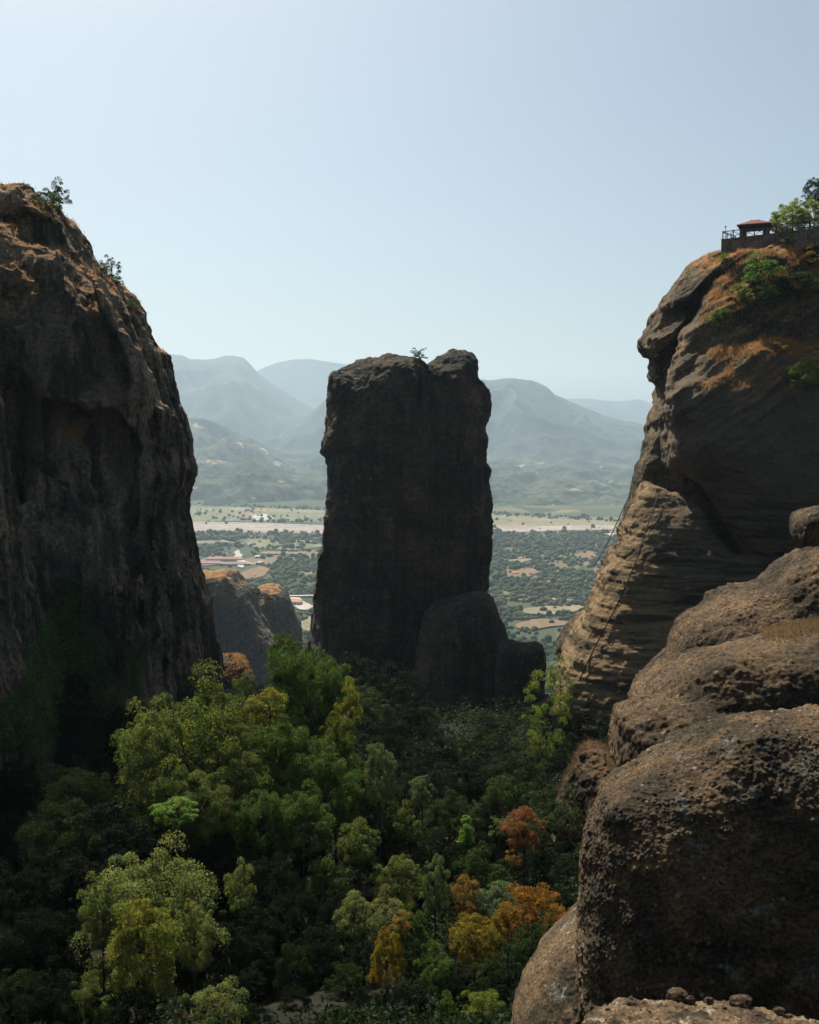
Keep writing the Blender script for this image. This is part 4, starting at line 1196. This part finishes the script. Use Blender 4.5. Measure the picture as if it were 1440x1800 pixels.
for (px, pt, w, Y) in [(20, 1240, 150, 86), (90, 1230, 130, 88), (160, 1245, 120, 86), (50, 1330, 150, 72), (140, 1350, 140, 68), (190, 1290, 110, 76), (20, 1430, 160, 62), (110, 1420, 160, 60), (190, 1400, 120, 62),
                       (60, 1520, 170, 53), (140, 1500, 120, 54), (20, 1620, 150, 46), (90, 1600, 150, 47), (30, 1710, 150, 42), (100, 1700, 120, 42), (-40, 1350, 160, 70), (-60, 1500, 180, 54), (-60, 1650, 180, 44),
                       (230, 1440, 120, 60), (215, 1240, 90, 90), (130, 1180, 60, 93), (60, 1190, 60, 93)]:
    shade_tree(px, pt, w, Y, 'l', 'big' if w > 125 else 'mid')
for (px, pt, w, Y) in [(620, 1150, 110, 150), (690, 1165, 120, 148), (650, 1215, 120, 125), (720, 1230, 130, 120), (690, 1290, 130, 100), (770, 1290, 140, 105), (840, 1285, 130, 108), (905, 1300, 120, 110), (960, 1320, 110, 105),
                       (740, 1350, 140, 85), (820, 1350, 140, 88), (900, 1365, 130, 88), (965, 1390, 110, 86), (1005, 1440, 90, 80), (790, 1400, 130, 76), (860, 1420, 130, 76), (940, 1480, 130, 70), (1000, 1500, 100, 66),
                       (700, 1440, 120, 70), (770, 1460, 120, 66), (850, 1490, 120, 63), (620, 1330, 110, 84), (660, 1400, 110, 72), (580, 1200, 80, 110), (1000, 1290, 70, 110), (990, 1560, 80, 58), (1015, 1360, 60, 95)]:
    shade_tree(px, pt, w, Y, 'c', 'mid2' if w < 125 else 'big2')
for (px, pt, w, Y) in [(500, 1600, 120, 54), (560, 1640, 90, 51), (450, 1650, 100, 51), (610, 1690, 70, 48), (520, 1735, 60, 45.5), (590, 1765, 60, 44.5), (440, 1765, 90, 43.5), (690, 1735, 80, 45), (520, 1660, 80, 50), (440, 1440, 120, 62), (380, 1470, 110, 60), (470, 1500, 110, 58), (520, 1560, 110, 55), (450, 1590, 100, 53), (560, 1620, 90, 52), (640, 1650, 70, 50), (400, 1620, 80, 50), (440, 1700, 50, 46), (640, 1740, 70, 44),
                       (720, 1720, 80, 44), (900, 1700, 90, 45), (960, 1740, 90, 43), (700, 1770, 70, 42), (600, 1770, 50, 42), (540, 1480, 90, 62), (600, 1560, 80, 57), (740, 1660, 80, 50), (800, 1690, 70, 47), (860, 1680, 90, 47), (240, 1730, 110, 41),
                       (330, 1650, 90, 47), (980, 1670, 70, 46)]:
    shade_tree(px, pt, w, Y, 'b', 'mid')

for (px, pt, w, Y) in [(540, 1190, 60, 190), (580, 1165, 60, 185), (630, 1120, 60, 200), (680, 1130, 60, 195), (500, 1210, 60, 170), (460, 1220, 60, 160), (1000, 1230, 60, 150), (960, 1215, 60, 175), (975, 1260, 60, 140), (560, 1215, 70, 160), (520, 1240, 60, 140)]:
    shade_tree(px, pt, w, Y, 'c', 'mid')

# the ravine floor is wooded all over: fill it by ground position
pts_ = [(t[0], t[1]) for t in []]
for o_ in list(COL.objects):
    if o_.parent is None and o_.name.startswith('tree'): pts_.append((o_.location.x, o_.location.y))
nfill = 0
for k_ in range(9000):
    y_ = math.exp(random.uniform(math.log(52), math.log(215))); x_ = random.uniform(-0.40, 0.20) * y_
    if y_ < 66 and ((x_ + 6) / 9) ** 2 + ((y_ - 50) / 9) ** 2 < 1: continue
    if (x_ + 3) ** 2 + (y_ - 221) ** 2 < 26 ** 2 or (x_ < -18 and 92 < y_ < 150) or (x_ > 22 and y_ > 100): continue
    dmin = 3.3 + y_ / 48
    if any((x_ - a_) ** 2 + (y_ - b_) ** 2 < dmin * dmin for a_, b_ in pts_): continue
    g_ = float(gz(x_, y_)); hh = random.uniform(4.5, 7.0) * (0.85 if y_ > 75 else 0.8)
    px_, py_ = world_px(x_, y_, g_ + hh)
    w_ = random.uniform(5, 7.5) * FPX / y_
    if 725 < px_ < 965 and py_ < 1285: hh *= 0.5; w_ *= 0.65; px_, py_ = world_px(x_, y_, g_ + hh)
    if 725 < px_ < 965 and y_ > 168: continue
    if py_ < 1150 or (745 < px_ < 965 and py_ < 1225) or (330 < px_ < 475 and py_ < 1200): continue
    pts_.append((x_, y_)); nfill += 1
    tree(float(px_), float(py_), w_, y_, random.choice(['mid', 'mid2']), tuple(np.array(random.choice([DARK, DARK, DARK, GREEN])) * random.uniform(0.35, 0.65)),  # leaf colour scaled down to paint in the ravine's shade
         'green tree, darkened to look shaded, in the wooded floor of the ravine', 'trees covering the wooded ravine floor', 'tree', 1.1)
    if nfill >= 170: break
print('TIMING fill', nfill, len(pts_))

# undergrowth on the ravine floor and ivy climbing the left cliff


def scatter_leaves(name, C, N, size, col, **props):
    V, F = leaf_quads(C, N, size)
    o = link(name, mk_mesh(name, V, F), M_LEAF, **props); o.color = (*col, 1); return o


n = 320000
y = np.exp(RNG.uniform(math.log(34), math.log(330), n)); x = RNG.uniform(-0.42, 0.19, n) * y
dn = fbm(x / 5, y / 5, x * 0, 3)
bare = ((x + 6) / 6.5) ** 2 + ((y - 47) / 7.5) ** 2 < 1
k = (dn > -0.15) & ~(bare & (RNG.random(n) < 0.97)); x, y, dn = x[k], y[k], dn[k]
C = np.stack([x, y, gz(x, y) + RNG.random(len(x)) * (0.25 + 2.6 * np.clip(dn + 0.15, 0, 1) * (1 + y / 150))], 1); N = unit(len(x)) + (0, 0, 0.8)
scatter_leaves('undergrowth', C, N / np.linalg.norm(N, axis=1)[:, None], (0.055 + y / 900)[:, None], (0.014, 0.022, 0.009), kind='stuff')

# ivy: leaves on the cliff surface inside a tapering region
me = lef.data; v = verts(me) + np.array(lef.location); nn = vnormals(me)
sx, sy = world_px(v[:, 0], v[:, 1], v[:, 2])
reg = (sy > 1015) & (sy < 1320)
cen = 128 - (sy - 1015) * 0.12; half = 12 + (sy - 1015) * 0.40
m = reg & (v[:, 1] < 112) & (np.abs(sx - cen) < half * (1 + 0.35 * fbm(v[:, 0] / 2.2, v[:, 2] / 2.2, v[:, 2] * 0, 3)))
m |= (sy > 1130) & (v[:, 1] < 112) & (sx > 60) & (sx < 245) & (fbm(v[:, 0] / 2.5, v[:, 2] / 5, v[:, 2] * 0 + 3, 3) > 0.0 - (sy - 1130) * 0.002)
I = np.nonzero(m)[0]
I = np.repeat(I, 3)
if len(I) > 60000: I = RNG.choice(I, 60000, replace=False)
C = v[I] + nn[I] * RNG.uniform(0.02, 0.5, len(I))[:, None] + RNG.normal(size=(len(I), 3)) * 0.18
N = nn[I] + unit(len(I)) * 0.8 + (0, 0, 0.3)
link_ivy = scatter_leaves('ivy', C, N / np.linalg.norm(N, axis=1)[:, None], 0.14, (0.07, 0.12, 0.045), kind='stuff')


# dry grass on the ledges of the rocks: thin upright blades
def blades(rock, name, test, per, hgt, wid, col_mat, nz_min=0.45, cap=30000):
    v = verts(rock.data) + np.array(rock.location); nn = vnormals(rock.data)
    sx, sy = world_px(v[:, 0], v[:, 1], v[:, 2])
    nz = fbm(v[:, 0] * 0.35, v[:, 1] * 0.35, v[:, 2] * 0.35, 3)
    m = (nn[:, 2] > nz_min) & test(sx, sy, v) & (nz > -0.25)
    I = np.repeat(np.nonzero(m)[0], per)
    if len(I) > cap: I = RNG.choice(I, cap, replace=False)
    n = len(I)
    if n == 0: print('no grass', name); return
    b = v[I] + RNG.normal(size=(n, 3)) * (0.15, 0.15, 0.03)
    h = hgt * RNG.uniform(0.4, 1.2, n)
    a = RNG.uniform(0, 6.28, n); w = np.stack([np.cos(a), np.sin(a), a * 0], 1) * wid
    lean = RNG.normal(size=(n, 3)) * 0.35 * h[:, None]; lean[:, 2] = h
    V = np.stack([b - w, b + w, b + lean], 1).reshape(-1, 3)
    link(name, mk_mesh(name, V, np.arange(3 * n).reshape(n, 3)), col_mat, kind='stuff')


def grass_mat(name, c1, c2):
    t = NT(name); g = t.n.new('ShaderNodeNewGeometry').outputs['Position']
    c = t.mix(t.rng(t.noise(g, 0.6, 4, 0.6), 0.35, 0.65), c1, c2)
    d = t.bsdf(c, 0.8, None, 0.2); tr = t.n.new('ShaderNodeBsdfTranslucent'); t.put(tr.inputs[0], c)
    ms = t.n.new('ShaderNodeMixShader'); ms.inputs[0].default_value = 0.4; t.lk(d, ms.inputs[1]); t.lk(tr.outputs[0], ms.inputs[2])
    return t.done(ms.outputs[0])


M_GR = grass_mat('dry_grass', (0.42, 0.21, 0.07), (0.32, 0.19, 0.08))
blades(lef, 'dry_grass', lambda a, b, v: (b < 620) & (a > -150), 1, 0.3, 0.05, M_GR, 0.62, 9000)
blades(rig, 'dry_grass', lambda a, b, v: (b > 440) & (b < 690) & (a + 60 * fbm(v[:, 0] / 2.5, v[:, 1] / 2.5, v[:, 2] / 2.5, 3) > 1245) & (a < 1600), 4, 0.42, 0.03, M_GR, 0.42, 70000)
blades(kn, 'dry_grass', lambda a, b, v: b < 1230, 1, 0.3, 0.04, M_GR, 0.5)
blades(n3, 'dry_grass', lambda a, b, v: (a > 1350) & (a < 1600) & (b < 1125) & (v[:, 1] > 27.0), 3, 0.13, 0.008, grass_mat('straw', (0.24, 0.145, 0.065), (0.16, 0.11, 0.055)), 0.4, 14000)
blades(sc, 'dry_grass', lambda a, b, v: (a > 980) & (b < 1500), 1, 0.3, 0.02, grass_mat('brown_tufts', (0.13, 0.08, 0.045), (0.09, 0.06, 0.035)), 0.4, 9000)

# shrubs rooted on the rocks
SH = [
    ('lef', 80, 372, 48, 'sml', (0.045, 0.075, 0.02), 'dense green bush on the grassy ledge near the left cliff top', 0.9),
    ('lef', 103, 362, 34, 'sml2', DARK, 'dark bush on the skyline just right of the left cliff top bush', 1.3),
    ('lef', 50, 330, 10, 'sparse', DARK, 'tiny plant on the very top of the left cliff', 1.0),
    ('lef', 196, 470, 34, 'sparse', (0.04, 0.05, 0.03), 'thin open tree leaning out over the left cliff edge', 1.4),
    ('lef', 178, 480, 26, 'sml', OLIVE, 'olive bush at the base of the thin leaning tree', 0.9),
    ('lef', 205, 503, 26, 'sml', OLIVE, 'bright low bush just below the thin leaning tree', 0.8),
    ('lef', 232, 545, 20, 'sml2', OLIVE, 'small bush lower down the left cliff edge', 0.8),
    ('rig', 1268, 578, 34, 'sml', BRIGHT, 'bright green round bush on bare dry grass left of the others', 1.0),
    ('rig', 1338, 505, 52, 'sml2', (0.07, 0.12, 0.03), 'bright green bush on the upper grassy shoulder', 0.8),
    ('rig', 1300, 535, 36, 'sml', (0.12, 0.13, 0.03), 'yellow-green bush between the round bush and the darker ones', 0.9),
    ('rig', 1343, 545, 46, 'sml', GREEN, 'mid green bush below the upper grassy shoulder', 0.9),
    ('rig', 1402, 525, 66, 'mid', DARK, 'dark spreading bush at the right edge of the grassy shoulder', 0.7),
    ('rig', 1412, 690, 50, 'sml', (0.12, 0.14, 0.04), 'pale yellow-green bush at the right edge below the grassy shoulder', 1.0),
    ('rig', 1287, 440, 15, 'sml2', (0.11, 0.14, 0.03), 'small bush under the terrace wall, upper of two', 1.1),
    ('rig', 1274, 461, 15, 'sml', BRIGHT, 'small bush under the terrace wall, lower of two', 1.0),
    ('rig', 1386, 432, 22, 'sml', OLIVE, 'dull bush under the terrace, right of the pavilion', 0.8),
    ('rig', 1430, 470, 40, 'sml2', RUST, 'reddish dry bush at the right edge below the terrace', 0.7),
    ('rig', 1365, 620, 40, 'sparse', RUST, 'dry brown bush on the brow of the right cliff', 0.5),
    ('pil', 738, 632, 30, 'sparse', DARK, 'small windswept bush growing in the notch on top of the middle pillar', 0.9),
    ('pil', 731, 640, 10, 'sml', DARK, 'tiny bush beside the windswept one in the pillar notch', 0.9),
    ('far2', 450, 1045, 16, 'mid', DARK, 'dark tree between the two hazy domes', 0.9),
    ('far2', 470, 1055, 13, 'mid2', DARK, 'dark bush growing on the ribbed domes', 0.9),
    ('far2', 508, 1078, 14, 'mid', GREEN, 'green bush on the right side of the ribbed domes', 0.9),
    ('far1', 462, 1092, 12, 'mid', OLIVE, 'olive bush low on the right flank of the big dome', 0.9),
    ('kn', 405, 1156, 8, 'sml', OLIVE, 'tiny green plant on top of the orange-topped boulder', 0.9),
]
bpy.context.view_layer.update()
for (rk, px, py, w, kind, col, lb, hs) in SH:
    q, n = None, None
    for dy in range(0, 60, 3):
        q, n = hit(ROCKS[rk], px, py + dy)
        if q is not None: break
    if q is None: print('no hit', rk, px, py); continue
    if rk == 'rig': w *= 1.25; col = tuple(min(0.3, c_ * 1.4) for c_ in col)
    Y = q[1] + 0.3
    hp = w / 2 * hs * (VAR[kind][1] / VAR[kind][0])
    sxx, syy = world_px(q[0], Y, q[2])
    tree(px, min(py - hp, syy - 2 * hp * 0.85), w, Y, kind, col, lb, None, 'bush', hs, base=q[2] - 0.1, cat='bush')

# trees on the terrace
for (px, pt, w, Y, kind, col, lb, hs) in [(1394, 352, 66, 150, 'big2', (0.26, 0.27, 0.07), 'leafy yellow-green tree behind the terrace railing', 1.0), (1366, 372, 28, 151, 'mid', (0.22, 0.23, 0.07), 'low light green tree right beside the pavilion', 1.5),
                                         (1425, 350, 56, 149, 'big2', (0.25, 0.25, 0.08), 'pale tree at the right edge behind the terrace railing', 1.2), (1434, 312, 44, 156, 'mid', DARK, 'tall dark tree at the right edge above the terrace trees', 1.3)]:
    tree(px, pt, w, Y, kind, col, lb, None, 'tree', hs, base=26.4)

# ------------------------------------------------------------------ terrace, railing, pavilion
M_STONE = rock_mat('masonry', base=(0.14, 0.11, 0.08), dark=(0.07, 0.06, 0.05), warm=(0.2, 0.15, 0.1), big=0.8, peb=2.6, grass=None, bump=0.08)
M_WOOD = plain_mat('dark_timber', (0.045, 0.032, 0.024), (0.025, 0.02, 0.016), 3, 0.8)
M_TILE = plain_mat('red_roof_tile', (0.36, 0.12, 0.09), (0.2, 0.07, 0.055), 4, 0.7)
TZ = 26.6
A = P(1268, 427, 150); A[2] = TZ
B = P(1600, 400, 135); B[2] = TZ
D = B - A; LT = np.linalg.norm(D); U = D / LT; Wd = np.array([-U[1], U[0], 0])
m = MB(); m.box(A + D / 2 - np.array([0, 0, 1.1]) + Wd * 0.25, (LT, 0.5, 2.2), U, Wd)
m.box(A + D / 2 + Wd * 0.25 + np.array([0, 0, 0.05]), (LT + .1, 0.62, 0.1), U, Wd)
m.box(A + Wd * 3.2 + U * 0.25 - np.array([0, 0, 1.6]), (0.5, 6, 2.9), U, Wd)
link('terrace_wall', m.mesh('terrace_wall'), M_STONE, label='long stone retaining wall under the railing on top of the right cliff', category='wall')
m = MB(); m.box(A + D / 2 + Wd * 6 - np.array([0, 0, 1.0]), (LT - 1.2, 11, 1.94), U, Wd)
link('terrace_floor', m.mesh('terrace_floor'), M_STONE, kind='structure')
rl = bpy.data.objects.new('railing', None); COL.objects.link(rl); rl.location = A
rl['label'] = 'dark wooden railing with crossed braces along the cliff-top terrace'; rl['category'] = 'railing'
NB = 16; stp = 1.45
for i in range(NB):
    s = U * (0.1 + i * stp) + Wd * 0.25
    m = MB(); m.box(s + np.array([0, 0, 0.62]), (0.11, 0.11, 1.22), U, Wd); link('post', m.mesh('post'), M_WOOD, parent=rl)
    if i < NB - 1:
        e = s + U * stp
        m = MB(); m.tube([s + (0, 0, 0.15), e + (0, 0, 1.02)], 0.035, 5); m.tube([s + (0, 0, 1.02), e + (0, 0, 0.15)], 0.036, 5); link('cross_brace', m.mesh('cross_brace'), M_WOOD, parent=rl)
m = MB(); m.box(U * (0.1 + (NB - 1) * stp / 2) + Wd * 0.25 + np.array([0, 0, 1.12]), ((NB - 1) * stp, 0.09, 0.09), U, Wd); link('top_rail', m.mesh('top_rail'), M_WOOD, parent=rl)
for i in range(1, 4):
    s = U * 0.1 + Wd * (0.25 + i * 1.4)
    m = MB(); m.box(s + np.array([0, 0, 0.62]), (0.11, 0.11, 1.22), U, Wd); link('post', m.mesh('post'), M_WOOD, parent=rl)
m = MB(); m.box(U * 0.1 + Wd * 2.35 + np.array([0, 0, 1.12]), (0.09, 4.2, 0.088), U, Wd); link('top_rail', m.mesh('top_rail'), M_WOOD, parent=rl)
# slim lamp pole at the corner
m = MB(); q = A + U * 0.35 + Wd * 0.5
lp = bpy.data.objects.new('lamp_pole', None); COL.objects.link(lp); lp.location = q
lp['label'] = 'slim dark pole with a small head at the outer corner of the terrace railing'; lp['category'] = 'lamp pole'
m.tube([(0, 0, 0), (0, 0, 1.75)], 0.035, 6); link('pole', m.mesh('pole'), M_WOOD, parent=lp)
m = MB(); m.box((0, 0, 1.82), (0.22, 0.16, 0.14)); link('lamp_head', m.mesh('lamp_head'), M_WOOD, parent=lp)

gzb = bpy.data.objects.new('pavilion', None); COL.objects.link(gzb)
gc = P(1325, 405, 149.3); gc[2] = TZ
gzb.location = gc; gzb.rotation_euler[2] = math.atan2(U[1], U[0]) * 0.6
gzb['label'] = 'small open pavilion with red tiled roof and stone piers on the cliff-top terrace'; gzb['category'] = 'pavilion'
for sx_ in (-1, 1):
    for sy_ in (-1, 1):
        m = MB(); m.box((sx_ * 1.5, sy_ * 1.3 + 1.4, 0.75), (0.62, 0.5, 1.5)); link('pier', m.mesh('pier'), M_STONE, parent=gzb)
m = MB()
for sy_ in (-1, 1): m.box((0, sy_ * 1.3 + 1.4, 1.62), (3.9, 0.18, 0.24))
for sx_ in (-1, 1): m.box((sx_ * 1.5, 1.4, 1.64), (0.18, 2.9, 0.2))
for i in range(9): m.box((-1.9 + i * 0.475, 1.4, 1.79), (0.09, 3.3, 0.09))
link('roof_beams', m.mesh('roof_beams'), M_WOOD, parent=gzb)
m = MB(); w_, d_, z0_, z1_ = 2.12, 1.85, 1.86, 2.62
m.add([(-w_, 1.4 - d_, z0_), (w_, 1.4 - d_, z0_), (w_, 1.4 + d_, z0_), (-w_, 1.4 + d_, z0_), (-0.6, 1.4, z1_), (0.6, 1.4, z1_)], [(0, 1, 5, 4), (1, 2, 5), (2, 3, 4, 5), (3, 0, 4), (0, 3, 2, 1)])
link('roof', m.mesh('roof'), M_WOOD, parent=gzb)
m = MB(); nt = 17
for i in range(nt):
    x0 = -w_ + 2 * w_ * (i + .5) / nt
    f = 1.0 if abs(x0) < 0.6 else (w_ - abs(x0)) / (w_ - 0.6)
    for sgn in (-1, 1):
        a_ = np.array([x0, 1.4 + sgn * (d_ + 0.06), z0_ + 0.07]); b_ = np.array([x0, 1.4 + sgn * d_ * (1 - f), z0_ + (z1_ - z0_) * f + 0.07])
        if np.linalg.norm(b_ - a_) > 0.15: m.tube([a_, b_], 0.085, 7)
for i in range(13):
    y0 = 1.4 - d_ + 2 * d_ * (i + .5) / 13; f = 1 - abs(y0 - 1.4) / d_
    for sgn in (-1, 1):
        a_ = np.array([sgn * (w_ + 0.06), y0, z0_ + 0.07]); b_ = np.array([sgn * (w_ - (w_ - 0.6) * f), y0, z0_ + (z1_ - z0_) * f + 0.07])
        if np.linalg.norm(b_ - a_) > 0.15: m.tube([a_, b_], 0.085, 7)
m.tube([(-0.65, 1.4, z1_ + 0.08), (0.65, 1.4, z1_ + 0.08)], 0.11, 7)
link('roof_tiles', m.mesh('roof_tiles'), M_TILE, parent=gzb)

# ------------------------------------------------------------------ cables down the right cliff
M_CAB = plain_mat('cable', (0.012, 0.012, 0.012), (0.02, 0.02, 0.02), 1, 0.6)


def cable(pts, r, lb, front=0.0, sag=0.0):
    q = []
    for (px, py, Y) in pts:
        h, n = hit(rig, px, py)
        if h is not None and Y is None: q.append(h - np.array([0, front, 0]))
        else: q.append(P(px, py, Y or 140))
    out = []
    for i in range(len(q) - 1):
        for t in np.linspace(0, 1, 8, endpoint=False):
            p = q[i] * (1 - t) + q[i + 1] * t; p = p - np.array([0, 0, sag * 4 * t * (1 - t)]); out.append(p)
    out.append(q[-1])
    b = out[-1]; m = MB(); m.tube([p - b for p in out], r, 5)
    link('cable', m.mesh('cable'), M_CAB, b, label=lb, category='cable')


cable([(1126, 832, 146), (1095, 895, 142), (1070, 950, 138), (1044, 996, 134)], 0.085, 'black cable hanging free in front of the far hills beside the right cliff', 0.0, 0.05)
cable([(1158, 862, None), (1142, 905, None), (1116, 985, None), (1088, 1052, None), (1047, 1130, None), (1016, 1195, None)], 0.075, 'long black cable running down across the sunlit slab', 0.7)
cable([(1172, 880, None), (1160, 905, None), (1130, 950, None), (1098, 1030, None)], 0.05, 'thinner cable beside the long one, ending halfway down the slab', 0.7)

# ------------------------------------------------------------------ air
t = NT('haze_air')
pv = t.n.new('ShaderNodeVolumePrincipled')
pv.inputs['Density'].default_value = HAZE
pv.inputs['Color'].default_value = (0.63, 0.82, 0.97, 1)
pv.inputs['Anisotropy'].default_value = 0.3
pv.inputs['Density Attribute'].default_value = ''
pv.inputs['Temperature Attribute'].default_value = ''
t.lk(pv.outputs[0], t.out.inputs['Volume'])
m = MB(); zt, zb = 1200.0, -520.0
m.box((0, 0, (zt + zb) / 2), (38600, 38600, zt - zb))
link('haze', m.mesh('haze'), t.m, kind='stuff')

# ------------------------------------------------------------------ light
SUN_EL, SUN_AZ = rad(SUN_ELEV), rad(SUN_AZIM)          # azimuth measured from +Y (view direction) towards -X
sv = Vector((-math.sin(SUN_AZ) * math.cos(SUN_EL), math.cos(SUN_AZ) * math.cos(SUN_EL), math.sin(SUN_EL)))
W = bpy.data.worlds.new('World'); S.world = W; W.use_nodes = True
nt_ = W.node_tree; nt_.nodes.clear()
sky = nt_.nodes.new('ShaderNodeTexSky'); sky.sky_type = 'NISHITA'; sky.sun_disc = False
sky.sun_elevation = SUN_EL; sky.sun_rotation = -SUN_AZ
sky.altitude = 550; sky.air_density = 0.85; sky.dust_density = DUST; sky.ozone_density = 0.8
bg = nt_.nodes.new('ShaderNodeBackground'); bg.inputs[1].default_value = SKY_STR
wo = nt_.nodes.new('ShaderNodeOutputWorld')
tint = nt_.nodes.new('ShaderNodeMix'); tint.data_type = 'RGBA'; tint.blend_type = 'MULTIPLY'; tint.inputs[0].default_value = 1.0
tint.inputs[7].default_value = (0.93, 1.0, 0.97, 1)
nt_.links.new(sky.outputs[0], tint.inputs[6]); nt_.links.new(tint.outputs[2], bg.inputs[0]); nt_.links.new(bg.outputs[0], wo.inputs[0])
sd = bpy.data.lights.new('sun', 'SUN'); sd.energy = SUN_STR; sd.angle = rad(0.5); sd.color = (1.0, 0.93, 0.82)
so = bpy.data.objects.new('sun', sd); COL.objects.link(so); so.rotation_euler = sv.to_track_quat('Z', 'Y').to_euler()

cd = bpy.data.cameras.new('camera'); cam = bpy.data.objects.new('camera', cd); COL.objects.link(cam)
cd.sensor_fit = 'VERTICAL'; cd.sensor_height = 24; cd.lens = 24 * FPX / 1800.0; cd.clip_start = 0.1; cd.clip_end = 60000
cam.rotation_euler = (math.pi / 2 - PITCH, 0, 0)
S.camera = cam
S.view_settings.view_transform = 'Standard'; S.view_settings.look = 'None'; S.view_settings.exposure = EXPO; S.view_settings.gamma = 1
S.view_settings.use_curve_mapping = False
S.render.engine = 'CYCLES'
cy = S.cycles
cy.max_bounces = 4; cy.diffuse_bounces = 1; cy.glossy_bounces = 1; cy.transmission_bounces = 3; cy.volume_bounces = 0; cy.transparent_max_bounces = 4
cy.use_denoising = True; cy.denoiser = 'OPENIMAGEDENOISE'; cy.denoising_input_passes = 'RGB_ALBEDO_NORMAL'; cy.denoising_prefilter = 'ACCURATE'
cy.caustics_reflective = False; cy.caustics_refractive = False
